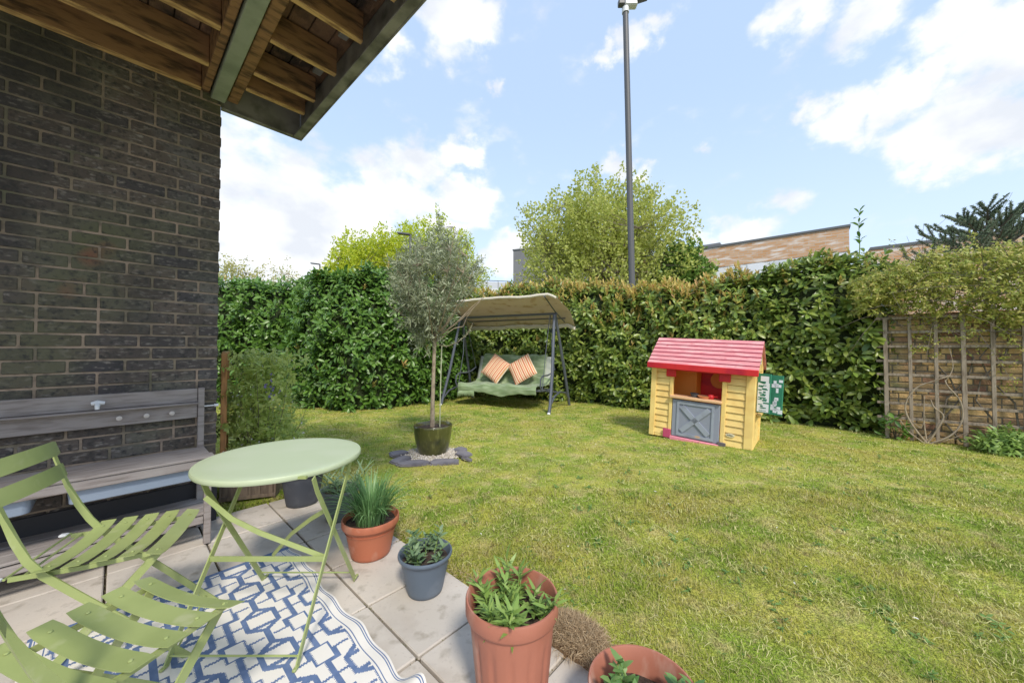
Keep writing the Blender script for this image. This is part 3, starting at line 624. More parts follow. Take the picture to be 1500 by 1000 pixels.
def make_chair(label, loc, rz):
    t = thing('folding_chair', label, 'chair', loc, rz, 'green folding chairs at the table')
    ys = [.205 - .074 * k for k in range(5)]
    for i, y in enumerate(ys):
        g = MB(); zz = .452 + (.004 if i else -.004)
        curved_slat(g, (0, y, zz), .214, .057, .0022, .020, (0, 1, .0 if i else -.25))
        for sx in (-1, 1): g.lathe([(.0001, .0042), (.004, .0032), (.0055, 0)], 8, (sx * .165, y, zz + .0075))
        g.build('seat_slat', GM, t)
    for sx in (-1, 1):
        g = MB(); g.tube([(sx * .165, -.19, .442), (sx * .165, 0, .437), (sx * .165, .215, .446)], .0035, square=True, flat=2.4, up=(0, 0, 1)); g.build('seat_rail', GM, t)
        g = MB()
        pts = [(0, .31, .008), (0, .27, .05), (0, .13, .20), (0, -.01, .345), (0, -.10, .44), (0, -.14, .50), (0, -.172, .57), (0, -.205, .66), (0, -.24, .77), (0, -.255, .825)]
        P_ = [(sx * (.178 if k < 6 else .178 - .012 * min(1, (k - 5) / 2)), y, z) for k, (_, y, z) in enumerate(pts)]
        # flat bar: broad seen from the side below, twisted to face the back slats above
        g.tube(P_, [.0027] * 5 + [.0030, .0055, .0085, .0100, .0100], square=True, flat=[4.8] * 5 + [4.2, 2.0, .7, .28, .28], up=(0, .8, .6))
        g.build('back_upright', GM, t)
        g = MB(); g.tube([(sx * .152, .20, .435), (sx * .152, .10, .31), (sx * .152, -.06, .12), (sx * .152, -.155, .008)], .0026, square=True, flat=5.5, up=(0, -.7, .7)); g.build('rear_leg', GM, t)
        g = MB(); g.tube([(sx * .150, .0245, .228), (sx * .182, .0245, .228)], .005, 8); g.build('pivot', M['knob'], t)
    g = MB(); g.tube([(-.178, .27, .045), (.178, .27, .045)], .004, 6); g.build('front_stretcher', GM, t)
    g = MB(); g.tube([(-.152, -.13, .04), (.152, -.13, .04)], .004, 6); g.build('rear_stretcher', GM, t)
    g = MB(); g.tube([(-.175, -.195, .448), (.175, -.195, .448)], .0042, 6); g.build('seat_rod', GM, t)
    g = MB(); g.tube([(-.165, -.155, .445), (.165, -.155, .445)], .0042, 6); g.build('seat_rod', GM, t)
    for z, y in ((.825, -.246), (.728, -.222)):
        g = MB(); curved_slat(g, (0, y + .008, z), .226, .062, .0022, .045, (0, -.30, .95)); g.build('back_slat', GM, t)
    for sx in (-1, 1):
        g = MB(); g.box((sx * .172, -.215, .447), (.022, .026, .010), bev=.004); g.build('end_cap', M['whiteplastic'], t)
    return t
fa = (.9, .43); fb = (.28, .96)
make_chair('light green slatted metal folding chair nearest the potting bench, its back rail seen', (-1.66, 1.51, .0), math.atan2(fa[1], fa[0]) - math.pi / 2)
make_chair('light green slatted metal folding chair on the rug in the bottom left corner', (-1.10, .975, .012), math.atan2(fb[1], fb[0]) - math.pi / 2)

tbl = thing('folding_table', 'round pale green metal folding table on crossed legs standing on the rug', 'table', (-1.09, 1.70, .008), 0)
g = MB(); TR = .362; tcx, tcy = -.07, .15
g.lathe([(0.0001, .700), (TR - .05, .700), (TR - .012, .7005), (TR - .003, .698), (TR, .692), (TR, .680), (TR - .004, .674), (TR - .010, .676), (TR - .012, .690), (.0001, .6925)], 96, (tcx, tcy, 0))
g.build('tabletop', M['tabletop'], tbl, angle=40)
for sx in (-1, 1):
    g = MB(); g.tube([(sx * .255, -.275, .0), (sx * .255, -.255, .035), (sx * .257, .20, .69)], .0028, square=True, flat=4.2, up=(0, 1, .6)); g.box((sx * .255, -.28, .008), (.014, .03, .01), bev=.003); g.build('leg', GM, tbl)
    g = MB(); g.tube([(sx * .245, .27, .0), (sx * .245, .25, .035), (sx * .24, -.11, .62), (sx * .24, -.14, .688)], .0028, square=True, flat=4.2, up=(0, 1, -.6)); g.box((sx * .245, .285, .008), (.014, .035, .01), bev=.003); g.build('leg', GM, tbl)
g = MB(); g.tube([(-.255, -.255, .035), (.255, -.255, .035)], .004, 8); g.build('stretcher_rod', GM, tbl); g = MB(); g.tube([(-.245, .25, .05), (.245, .25, .05)], .004, 8); g.build('stretcher_rod', GM, tbl)
g = MB(); g.tube([(-.258, -.07, .305), (.258, -.07, .305)], .0025, square=True, flat=4.5, up=(0, 0, 1)); g.build('crossbar', GM, tbl)
g = MB(); g.tube([(-.235, -.125, .60), (-.13, -.11, .50), (-.02, -.09, .43), (.25, -.05, .30)], .0025, square=True, flat=4, up=(0, .2, 1)); g.build('brace', GM, tbl)
g = MB(); g.tube([(.235, -.02, .50), (.12, .06, .42), (-.02, .14, .31), (-.16, .21, .16)], .0025, square=True, flat=4, up=(0, .2, 1)); g.build('brace', GM, tbl)
g = MB(); g.tube([(-.245, .20, .683), (.245, .20, .683)], .006, square=True); g.build('underframe_bar', GM, tbl); g = MB(); g.tube([(-.20, -.12, .683), (.20, -.12, .683)], .006, square=True); g.build('underframe_bar', GM, tbl)

# ================================================================ RUG
def rug():
    ru0, ru1, rv0, rv1 = -.24, .755, .90, 2.58; cs = .0040
    nu = int((ru1 - ru0) / cs); nv = int((rv1 - rv0) / cs)
    iu = np.arange(nu + 1); iv = np.arange(nv + 1)
    uu, vv = np.meshgrid(ru0 + iu * cs, rv0 + iv * cs, indexing='ij')
    edge = np.clip((uu - (ru1 - .22)) / .22, 0, 1)
    z = .0075 + .0022 * np.sin(uu * 9) * np.sin(vv * 7) + edge ** 2 * .010 * (1 + np.sin(vv * 24 + 1)) * .5
    rip = np.exp(-((vv - 1.16) / .055) ** 2) * np.clip((uu - .42) / .33, 0, 1) ** 1.3
    z = z + rip * .045
    uo = uu + edge ** 2 * (.006 * np.sin(vv * 24) + .01 * np.sin(vv * 9)) + rip * .03
    P = uo[..., None] * U + vv[..., None] * V; P[..., 2] = z
    # pattern in rug cell space
    cu, cv = .2345, .272
    uc = uu[:-1, :-1] + cs / 2 - ru0; vc = vv[:-1, :-1] + cs / 2 - rv0
    wob = .0009 * np.sign(np.sin(vc * 6.283 / .009)); uc_, vc_ = uc + wob, vc + .0009 * np.sign(np.sin(uc * 6.283 / .011))
    def seg(px, py, ax, ay, bx, by):
        dx, dy = bx - ax, by - ay; t = np.clip(((px - ax) * dx + (py - ay) * dy) / (dx * dx + dy * dy + 1e-12), 0, 1)
        return np.hypot(px - ax - t * dx, py - ay - t * dy)
    a = (uc_ + cu / 2) % cu - cu / 2; b = (vc_ + cv / 2) % cv - cv / 2     # around A centres
    blue = np.zeros(a.shape, bool)
    hexa = [(0.0, .088), (.058, .048), (.058, -.048), (0, -.088), (-.058, -.048), (-.058, .048)]
    for k in range(6):
        p, q = hexa[k], hexa[(k + 1) % 6]; blue |= seg(a, b, *p, *q) < .0102
    blue |= seg(a, b, -.058, .048, .058, .048) < .0105; blue |= seg(a, b, -.058, -.048, .058, -.048) < .0105
    blue |= (np.abs(a) < .0115) & (np.abs(b) > .088)
    blue |= (np.abs(b) < .0062) & (np.abs(a) > .058)
    a2 = uc_ % cu - cu / 2; b2 = vc_ % cv - cv / 2                          # around B centres
    inB = (np.abs(a2) < .040) & (np.abs(b2) < .052)
    blue &= ~inB
    ring = inB & ~((np.abs(a2) < .031) & (np.abs(b2) < .044))
    thick = ((np.abs(a2) < .052) & (np.abs(b2) < .064)) & ~((np.abs(a2) < .034) & (np.abs(b2) < .046)) & (a2 * b2 < 0) & (np.abs(a2) + np.abs(b2) > .045)
    blue |= ring | thick
    blue |= (np.abs(a2) < .0115) & (np.abs(b2) > .052)
    blue |= (np.abs(b2) < .0062) & (np.abs(a2) > .040) & (np.abs(a2) < .1)
    eu = np.minimum(uc, (ru1 - ru0) - uc); ev = np.minimum(vc, (rv1 - rv0) - vc)
    # borders: white bands with thin blue stripes on the long sides, blue band at the ends
    side = eu < .062
    blue &= ~side; blue |= (eu > .050) & (eu < .0545); blue |= (eu > .020) & (eu < .0245) | (eu > .010) & (eu < .0145)
    end = ev < .03; blue |= end
    F0 = (iu[:-1, None] * (nv + 1) + iv[None, :-1]); F = np.stack([F0, F0 + nv + 1, F0 + nv + 2, F0 + 1], -1).reshape(-1, 4)
    o = np_mesh('outdoor_rug', P.reshape(-1, 3), F, M['rug_white'], smooth=True); o.data.materials.append(M['rug_blue'])
    o.data.polygons.foreach_set('material_index', blue.astype(np.int32).ravel()); o.data.update()
    tag(o, 'cream outdoor rug woven with blue hexagons lying under the green table and chairs', 'rug')
    return o
rug()

# ================================================================ POTTING BENCH
BW = 1.55; bn = thing('potting_bench', 'weathered grey wooden potting bench with shelf and knobs against the dark brick wall', 'bench', hw(.425, 3.02), HROT)
# local: x from -BW..0, y 0 (front)..0.36 (wall)
gw = M['grey_wood']
def part(name, a, b, m=gw, parent=bn, bev=.003):
    g = MB(); g.span(a, b, bev=bev); return g.build(name, m, parent)
for x in (0, -BW):
    part('front_leg', (x - .035, 0, 0), (x, .038, .545)); part('back_post', (x - .035, .325, 0), (x, .358, .972))
part('front_apron', (-BW + .002, -.012, .492), (-.001, -.001, .545)); part('front_rim', (-BW - .012, -.02, .546), (.012, .085, .562))
for (a, b) in ((-.655, .0), (-BW, -.66)): part('worktop_board', (a, .088, .545), (b, .324, .560))
part('side_apron', (-.033, .04, .492), (-.003, .322, .544))
part('upper_board', (-BW + .002, .335, .875), (-.037, .352, .968)); part('lower_board', (-BW + .002, .335, .765), (-.037, .352, .862))
part('narrow_shelf', (-BW + .002, .285, .863), (-.037, .3335, .8745))
for k in range(3): part('bottom_shelf_board', (-BW + .0, .03 + k * .115, .178 + .001 * k), (-.0, .14 + k * .115, .194 + .001 * k))
part('shelf_rail', (-BW + .037, .004, .135), (-.037, .028, .1765)); part('side_rail', (-.026, .045, .135), (-.004, .32, .1765))
for x in (-.17, -.29, -.41):
    g = MB(); g.tube([(x, .334, .815), (x, .322, .815), (x, .315, .815), (x, .303, .815), (x, .299, .815)], [.006, .005, .013, .014, .007], 12); g.build('knob', M['knob'], bn)
g = MB(); g.tube([(-.001, .335, .84), (.055, .335, .84), (.056, .335, .84), (.078, .335, .84)], [.0045, .0045, .011, .009], 10); g.build('side_peg', M['whiteplastic'], bn)
g = MB(); g.tube([(-.50, .333, .905), (-.50, .31, .915), (-.50, .285, .916), (-.50, .27, .902), (-.50, .268, .885)], [.013, .012, .012, .011, .009], 10); g.tube([(-.525, .30, .918), (-.5, .30, .922), (-.47, .30, .918)], [.010, .016, .010], 8); g.build('tap', M['whiteplastic'], bn)
def tub(label, x0, x1):
    c = hw(.425 + (x0 + x1) / 2, 3.02 + .165); t = thing('plastic_tub', label, 'tub', (c[0], c[1], .405), HROT, 'pale blue tubs hung in the potting bench')
    w = abs(x1 - x0) / 2; g = MB(); n = 8
    def ring(hx, hy, r, z):
        out = []
        for cx, cy, a0 in ((hx - r, hy - r, 0), (-hx + r, hy - r, 90), (-hx + r, -hy + r, 180), (hx - r, -hy + r, 270)):
            for k in range(5): a = R(a0 + k * 22.5); out.append((cx + r * math.cos(a), cy + r * math.sin(a), z))
        return out
    rs = [ring(w - .03, .125, .03, .004), ring(w - .012, .142, .03, 0.012), ring(w, .155, .03, .135), ring(w - .004, .151, .03, .135), ring(w - .016, .138, .03, .014)]
    vs_ = [p for r in rs for p in r]; fs = [tuple(reversed(range(20)))]
    for i in range(4):
        for k in range(20): j = (k + 1) % 20; fs.append((i * 20 + k, i * 20 + j, i * 20 + 20 + j, i * 20 + 20 + k))
    fs.append(tuple(range(80, 100))); g.add(vs_, fs); g.build('tub_body', M['tub'], t)
    g = MB(); g.span((-w + .04, -.162, .118), (w - .04, -.157, .134), bev=.002); g.build('tub_rim', M['tub'], t)
tub('pale blue plastic tub hung under the worktop at the right end of the bench', -.055, -.60)
tub('pale blue plastic tub hung under the worktop further left, behind the chair back', -.70, -1.25)

# ================================================================ POTS
def pot_plant(label, loc, rim_r, base_r, h, m, foliage, rim_h=.03, kind='collar', lip=.008, soil=.035, ripple=None, square=False, group=None):
    t = thing('potted_plant', label, 'potted plant', loc, random.uniform(0, 6), group)
    wr = lambda z: base_r + (rim_r - lip - base_r) * (z / h)
    prof = [(.0001, .004), (base_r * .93, .004), (base_r - .006, 0), (base_r, .004)]
    for k in range(1, 8): z = k / 8 * (h - rim_h); prof.append((wr(z), z))
    prof += [(wr(h - rim_h), h - rim_h - .003), (rim_r - .003, h - rim_h + .003), (rim_r, h - rim_h + .010), (rim_r, h - .006), (rim_r - .003, h), (rim_r - .008, h), (rim_r - .011, h - .005), (wr(h - rim_h) - .006, h - rim_h), (wr(h - soil - .01) - .007, h - soil - .012)]
    if kind == 'collar': 
        zz = h * .70; prof.insert(10, (wr(zz) + .0045, zz)); prof = prof[:4] + sorted(prof[4:11] + [(wr(zz - .01), zz - .012)], key=lambda q: q[1]) + prof[11:]
    g = MB(); g.lathe(prof, 168 if ripple else 64, ripple=ripple); g.build('pot', m, t, angle=50)
    g = MB(); sr = wr(h - soil) - .008
    def sf(a, b): r = sr * a; th = b * 2 * math.pi; return (r * math.cos(th), r * math.sin(th), h - soil + .006 * math.sin(r * 90 + th * 3) + random.uniform(-.003, .003))
    g.grid(sf, 8, 32); g.build('soil', M['soil'], t)
    foliage(t, sr, h - soil)
    return t
def stems_leafy(mt, n_st, hgt, leafL, lw, lean=.35, per=9, shape='lance', stem_m='fresh_leaf', spreadr=.75, seed=0):
    def fn(t, sr, z):
        gg = np.random.default_rng(seed); sb = MB(); parts = []
        for i in range(n_st):
            a = gg.uniform(0, 6.28); r0 = sr * spreadr * gg.random() ** .5; b = np.array([r0 * math.cos(a), r0 * math.sin(a), z]); H = hgt * gg.uniform(.55, 1.1)
            d = unit(np.array([math.cos(a) * lean * r0 / sr + gg.normal(0, .15), math.sin(a) * lean * r0 / sr + gg.normal(0, .15), 1.0]))
            pts = [b + d * H * k / 4 + np.array([math.cos(a), math.sin(a), 0]) * .15 * H * (k / 4) ** 2 for k in range(5)]
            sb.tube(pts, list(np.linspace(.003, .0012, 5)), 5)
            P = []; D = []
            for k in range(per):
                q = (k + 1) / per; pp = pts[0] + (pts[4] - pts[0]) * q; ph = k * 2.4 + a; el = .3 + .9 * q
                P.append(pp); D.append([math.cos(ph), math.sin(ph), el])
            P = np.array(P); D = np.array(D) + gg.normal(0, .15, (per, 3)); Ls = leafL * gg.uniform(.6, 1.2, per)
            parts.append(leaves(P, D, np.tile([0, 0, 1.], (per, 1)) + gg.normal(0, .2, (per, 3)), Ls, Ls * lw, shape, droop=.25))
        sb.build('stems', M[stem_m], t); v, f = join_vf(parts); np_mesh('leaves', v, f, M[mt], t)
    return fn
def strap_plant(n, hgt, seed=0):
    def fn(t, sr, z):
        gg = np.random.default_rng(seed); g = MB()
        for i in range(n):
            a = gg.uniform(0, 6.28); r0 = sr * .62 * gg.random() ** .6; H = hgt * gg.uniform(.6, 1.15); out = gg.uniform(.2, 1.25) * (.45 + r0 / sr); w = gg.uniform(.003, .0055)
            o = np.array([math.cos(a), math.sin(a), 0]); s = np.array([-math.sin(a), math.cos(a), 0]) ; vs_ = []; nseg = 6
            for k in range(nseg + 1):
                q = k / nseg; c = np.array([r0 * math.cos(a), r0 * math.sin(a), z]) + o * H * out * .75 * q ** 1.7 + np.array([0, 0, H * (q - .42 * out * q ** 2.6)])
                ww = w * (1 - q ** 3) * (.6 + .4 * min(1, q * 4)) + .0003
                vs_ += [c - s * ww, c + np.array([0, 0, -ww * .5]) , c + s * ww]
            g.add(vs_, [(k * 3 + j, k * 3 + j + 1, k * 3 + j + 4, k * 3 + j + 3) for k in range(nseg) for j in (0, 1)])
        g.build('leaves', M['strap_leaf'], t)
    return fn
pot_plant('charcoal pot standing on the paving behind the green table, its top hidden', (-1.70, 2.96, 0), .165, .115, .27, M['darkpot'], stems_leafy('herb_leaf', 6, .10, .05, .4, seed=3), kind='plain')
pot_plant('grey green nursery pot of limp dark leaves beside the grassy terracotta pot', (-1.27, 2.70, 0), .135, .095, .22, M['nursery'], stems_leafy('sage_leaf', 16, .14, .13, .10, lean=1.6, seed=4), kind='plain')
pot_plant('terracotta plastic pot full of long grassy strap leaves beside the table', (-.865, 2.24, 0), .166, .112, .225, M['terracotta'], strap_plant(360, .30, 5), rim_h=.045)
pot_plant('blue grey plastic pot with a small low herb on the paving edge', (-.45, 1.90, 0), .138, .088, .20, M['bluegrey'], stems_leafy('sage_leaf', 18, .10, .048, .40, lean=.7, seed=6, per=10), kind='plain', rim_h=.022)
flute = lambda a, z: (-.035 * max(0, math.cos(a * 14)) ** 1.5 if .02 < z < .285 else 0)
pot_plant('tall fluted terracotta pot of leafy green stems at the front of the paving', (.0, 1.295, 0), .163, .118, .385, M['terracotta2'], stems_leafy('fresh_leaf', 24, .105, .062, .22, lean=.55, seed=7, per=14), rim_h=.055, soil=.075, ripple=flute, kind='plain')
pot_plant('terracotta pot of broad leafed herbs cut off by the bottom edge of the photo', (.405, 1.135, 0), .168, .118, .205, M['terracotta2'], stems_leafy('herb_leaf', 13, .10, .052, .46, lean=.4, seed=8, per=10), rim_h=.04, soil=.075)

# ================================================================ OLIVE TREE IN ITS POT
ol = thing('potted_olive_tree', 'standard olive tree with silver green crown in an olive glazed pot on the lawn', 'potted tree', (-.93, 4.28, 0), .4)
g = MB(); prof = [(.0001, .005), (.12, .005), (.135, 0), (.15, .02), (.178, .08), (.198, .15), (.212, .23), (.220, .30), (.224, .335), (.224, .350), (.219, .356), (.212, .352), (.208, .33), (.20, .30)]
g.lathe(prof, 64); g.build('pot', M['glaze'], ol, angle=60)
g = MB(); g.grid(lambda a, b: (.203 * a * math.cos(b * 6.2832), .203 * a * math.sin(b * 6.2832), .315 + .015 * (1 - a) + random.uniform(-.004, .004)), 8, 32); g.build('soil', M['soil'], ol)
g = MB(); g.tube([(-.01, 0, .30), (-.006, 0, .6), (.004, .005, .95), (.012, .0, 1.22), (.01, 0, 1.36)], [.030, .024, .021, .021, .024], 10)
og = np.random.default_rng(11); OT = []
for i in range(30):
    a = i * 2.4; el = og.uniform(.5, 1.9); L_ = og.uniform(.45, 1.15); d = unit(np.array([math.cos(a), math.sin(a), el])); s = np.array([.01, 0, 1.28 + .12 * og.random()])
    cv = [s + d * L_ * q + np.array([0, 0, .18 * L_ * q * q]) + og.normal(0, .02, 3) * q for q in np.linspace(0, 1, 7)]
    g.tube(cv, list(np.linspace(.010, .002, 7)), 5); OT.append(cv)
g.build('trunk', M['pale_bark'], ol)
g = MB(); g.tube([(.075, -.02, .30), (.082, -.02, .8), (.095, -.02, 1.28)], .007, 8); g.build('stake', mat('bamboo_cane', (.40, .42, .28), .6), ol)
# crown: drooping twigs of narrow leaves in an egg-shaped volume, uneven at the top
n_tw = 400; d = unit(og.normal(size=(n_tw, 3))); rr = og.uniform(.12, 1, n_tw) ** (1 / 3)
cc = np.array([-.03, 0, 1.95]); rad = np.array([.44, .46, .62]); ph = np.arctan2(d[:, 1], d[:, 0])
E = cc + d * rad * (rr * (1 + .13 * np.sin(3 * ph + 1) + .12 * np.sin(5 * d[:, 2] + 2 * ph)))[:, None]
zq = (E[:, 2] - 1.29) / 1.28; tap = np.interp(zq, [0, .15, .35, .6, .85, 1.1], [.24, .44, .76, 1.10, 1.02, .74])[:, None]; E[:, :2] = cc[:2] + (E[:, :2] - cc[:2]) * tap; E[:, 0] += .16 * (E[:, 2] - 1.9); LPn = np.concatenate([np.array(c) for c in OT]); near = LPn[np.linalg.norm(E[:, None] - LPn[None], axis=2).argmin(1)]
tb = MB()
for i in range(n_tw): tb.tube([near[i], (near[i] + E[i]) / 2 + np.array([0, 0, .02]), E[i]], [.004, .003, .0015], 3, caps=False)
tb.build('twigs', M['pale_bark'], ol)
lpt = 40; idx = np.repeat(np.arange(n_tw), lpt); n = len(idx); dirn = unit(unit(E - cc) * .8 + np.array([0, 0, .45]) + og.normal(0, .45, (n_tw, 3))); t_ = og.uniform(-.6, 1, n)
P = E[idx] + dirn[idx] * (t_ * .17)[:, None] + og.normal(0, .012, (n, 3)); D = unit(dirn[idx] * .7 + og.normal(0, .7, (n, 3)))
v, f = leaves(P, D, og.normal(size=(n, 3)), og.uniform(.042, .082, n), .0125, 'kite'); np_mesh('crown', v, f, M['olive_leaf'], ol)
# the low side shoot
g = MB(); cv = [(.02, 0, 1.30), (.15, -.02, 1.27), (.28, -.03, 1.32), (.40, -.05, 1.42), (.47, -.05, 1.56)]; g.tube(cv, [.006, .005, .004, .003, .002], 5); g.build('side_shoot', M['pale_bark'], ol)
cvn = np.array(cv); n = 60; q = og.uniform(0, 3.99, n); i0 = q.astype(int); P = cvn[i0] + (cvn[i0 + 1] - cvn[i0]) * (q - i0)[:, None]; P = P[q > .8]
v, f = leaves(P, og.normal(size=P.shape) + [0, 0, .5], og.normal(size=P.shape), .04, .008, 'kite'); np_mesh('shoot_leaves', v, f, M['olive_leaf'], ol)

def slate(label, x, y, L, Wd, rz, z=.02, th=.022, rx=0, ry=0):
    g = MB(); n = 11; poly = []
    for k in range(n):
        a = 2 * math.pi * k / n; r = 1 / max(abs(math.cos(a)) ** .9, abs(math.sin(a)) ** .9) ** .9 * random.uniform(.86, 1.06); poly.append((math.cos(a) * r * L / 2 * .9, math.sin(a) * r * Wd / 2 * .9))
    g.prism(poly, 0, th * .5); g.prism([(p[0] * .93 + .006, p[1] * .9) for p in poly], th * .5 + .0004, th)
    o = g.build('slate_piece', M['slate'], angle=20); o.location = (x, y, z); o.rotation_euler = (rx, ry, rz); tag(o, label, 'slate', 'slates laid round the olive pot')
slate('flat grey slate lying in front of the olive pot, left of the middle', -1.05, 3.87, .38, .21, .12)
slate('flat grey slate lying in front of the olive pot, right of the middle', -.73, 3.91, .36, .19, .08, rx=.05)
slate('grey slate at the left front corner of the pot surround', -1.22, 3.97, .26, .21, 1.1, ry=-.06)
slate('dark slate at the far left of the pot surround', -1.31, 4.19, .24, .17, .6, z=.03, rx=.1)
slate('tilted dark slate at the right of the pot surround, topmost of its pile', -.55, 4.13, .26, .14, -.8, z=.045, rx=.25)
slate('pale slate leaning behind the right side of the pot', -.62, 4.34, .20, .17, -.9, z=.03, rx=.15)
slate('narrow slate splinter at the right end of the surround', -.50, 4.01, .18, .08, -.7, z=.02, rx=-.2)
n = 1500; a = rng.uniform(0, 6.28, n); r = rng.uniform(.13, .36, n) ; P = np.stack([-.93 + r * np.cos(a), 4.22 + r * np.sin(a) * .78, rng.uniform(.018, .034, n)], 1)
oc = np.array([[1, 0, 0], [-1, 0, 0], [0, 1, 0], [0, -1, 0], [0, 0, 1], [0, 0, -1.]]); sc3 = rng.uniform(.007, .014, (n, 1, 3)); v = (P[:, None] + (oc[None] + rng.normal(0, .25, (n, 6, 3))) * sc3).reshape(-1, 3)
tf = np.array([[0, 2, 4], [2, 1, 4], [1, 3, 4], [3, 0, 4], [2, 0, 5], [1, 2, 5], [3, 1, 5], [0, 3, 5]]); f = (tf[None] + (np.arange(n) * 6)[:, None, None]).reshape(-1, 3)
tag(np_mesh('pebbles', v, f, M['pebble']), 'cream pebbles spread round the foot of the olive pot', 'pebbles', kind='stuff')

# ================================================================ HEDGES
def hedge(name, label, line, height, depth, out_sign, leafm, dens, leafL, young_fn, seed, bulge=.18):
    """line: base polyline (garden side); foliage grows on the garden face and the top"""
    gg = np.random.default_rng(seed); root = thing(name, label, 'hedge', (line[0][0], line[0][1], 0)); org = np.array([line[0][0], line[0][1], 0.])
    L = np.array(line, float); seg = np.linalg.norm(np.diff(L, axis=0), axis=1); cum = np.concatenate([[0], np.cumsum(seg)]); tot = cum[-1]
    def base(s):
        x = np.interp(s, cum, L[:, 0]); y = np.interp(s, cum, L[:, 1]); return x, y
    def nrm(s):
        x0, y0 = base(np.clip(s - .25, 0, tot)); x1, y1 = base(np.clip(s + .25, 0, tot)); d = unit(np.stack([x1 - x0, y1 - y0], -1)); return np.stack([d[..., 1], -d[..., 0]], -1) * out_sign
    hh = lambda s: (height(s) if callable(height) else height) + .07 * np.sin(s * 2.1 + seed) + .05 * np.sin(s * 5.3)
    def face(s, zr):      # zr 0..1 up the face
        x, y = base(s); n_ = nrm(s); H = hh(s); off = bulge * np.sin(zr * 3.0 + .25) + .07 * np.sin(s * 3.1 + zr * 4) + .05 * np.sin(s * 7.7 - zr * 9) - .25 * np.clip(zr - .9, 0, 1) * 2
        return np.stack([x + n_[..., 0] * off, y + n_[..., 1] * off, zr * H], -1), n_
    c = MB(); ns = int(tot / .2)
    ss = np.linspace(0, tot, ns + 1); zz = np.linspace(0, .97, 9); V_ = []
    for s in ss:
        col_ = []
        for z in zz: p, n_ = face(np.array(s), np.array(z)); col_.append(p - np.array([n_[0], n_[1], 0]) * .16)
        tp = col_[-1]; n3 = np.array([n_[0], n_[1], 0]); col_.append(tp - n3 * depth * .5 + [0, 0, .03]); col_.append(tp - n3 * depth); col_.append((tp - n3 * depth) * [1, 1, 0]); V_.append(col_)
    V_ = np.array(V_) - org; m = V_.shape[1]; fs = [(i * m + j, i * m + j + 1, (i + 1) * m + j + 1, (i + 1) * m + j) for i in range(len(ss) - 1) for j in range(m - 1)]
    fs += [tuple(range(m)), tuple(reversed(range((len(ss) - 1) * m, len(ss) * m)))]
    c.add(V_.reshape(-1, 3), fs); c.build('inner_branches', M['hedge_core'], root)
    # shoots on the face
    n = int(tot * 2.7 * dens); s = gg.uniform(0, tot, n); zr = gg.uniform(0.0, 1.0, n) ** .92
    P, n_ = face(s, zr); n3 = np.concatenate([n_, np.zeros((n, 1))], 1)
    P = P + n3 * (gg.uniform(-.14, .05, n) + .05 * np.sin(s * 9 + zr * 17) + .04 * np.sin(s * 23 + zr * 31))[:, None]; P[:, 2] = np.maximum(P[:, 2], .07)
    A = n3 * .75 + np.array([0, 0, .45]) + gg.normal(0, .38, (n, 3)); A[:, 2] += (zr > .9) * .8
    # shoots on the top
    n2 = int(tot * depth * dens * .9); s2 = gg.uniform(0, tot, n2); P2, nb = face(s2, np.full(n2, .985)); nb3 = np.concatenate([nb, np.zeros((n2, 1))], 1)
    P2 = P2 - nb3 * (gg.uniform(0, 1, n2) ** 1.5 * depth)[:, None]; P2[:, 2] += gg.uniform(-.06, .10, n2) + .05 * np.sin(s2 * 11); A2 = np.array([0, 0, 1.]) + gg.normal(0, .35, (n2, 3)) + nb3 * .3
    # the two ends
    ends = []
    for se, sg in ((0, -1), (tot, 1)):
        ne = int(depth * 2.6 * dens); Pe, nn_ = face(np.full(ne, se), gg.uniform(0, 1, ne)); n3e = np.concatenate([nn_, np.zeros((ne, 1))], 1); tng = np.stack([-nn_[:, 1], nn_[:, 0], np.zeros(ne)], 1) * sg * out_sign
        Pe = Pe - n3e * gg.uniform(0, depth, ne)[:, None] + tng * gg.uniform(-.05, .12, ne)[:, None]; Pe[:, 2] = np.maximum(Pe[:, 2], .1); ends.append((Pe, tng + np.array([0, 0, .4]) + gg.normal(0, .35, (ne, 3)), np.full(ne, se)))
    PA = np.concatenate([P, P2] + [e[0] for e in ends]); AA = np.concatenate([A, A2] + [e[1] for e in ends]); SS = np.concatenate([s, s2] + [e[2] for e in ends])
    ZR = PA[:, 2] / hh(SS)
    yp = young_fn(SS, ZR, gg)
    v, f = rosettes(PA[~yp] - org, AA[~yp], 7, leafL * 1.06, .43, (35, 88), stem=.10); np_mesh('leaves', v, f, M[leafm], root)
    v1, f1 = rosettes(PA[yp] - org, AA[yp], 5, leafL * .95, .48, (60, 90), stem=.03); 
    np_mesh('lower_leaves', v1, f1, M[leafm], root)
    yP = PA[yp] + unit(AA[yp]) * .05; yA = AA[yp] * .5 + np.array([0, 0, .9])
    v2, f2 = rosettes(yP - org, yA, 7, leafL * .80, .36, (8, 38), stem=.11, shape='lance'); np_mesh('young_shoots', v2, f2, M['young'], root)
    return root
def yl(s, z, g): return (g.random(len(s)) < .01)
def yr(s, z, g):
    mid = np.exp(-((s - 5.0) / 1.5) ** 2)
    p = np.where(z > .93, .55, np.where(z > .80, .25, .08 * mid + .015)) + mid * np.clip((z - .40) * .7, 0, .40); p = p * np.where(s > 6.6, .15, 1) * np.where(z < .4, .15, 1)
    return g.random(len(s)) < p
hedge('laurel_hedge', 'deep green clipped laurel hedge at the left, behind the olive tree', HEDGE_L[1:6][::1], 2.75, 1.3, 1, 'laurel', 100, .140, yl, 21, .22)
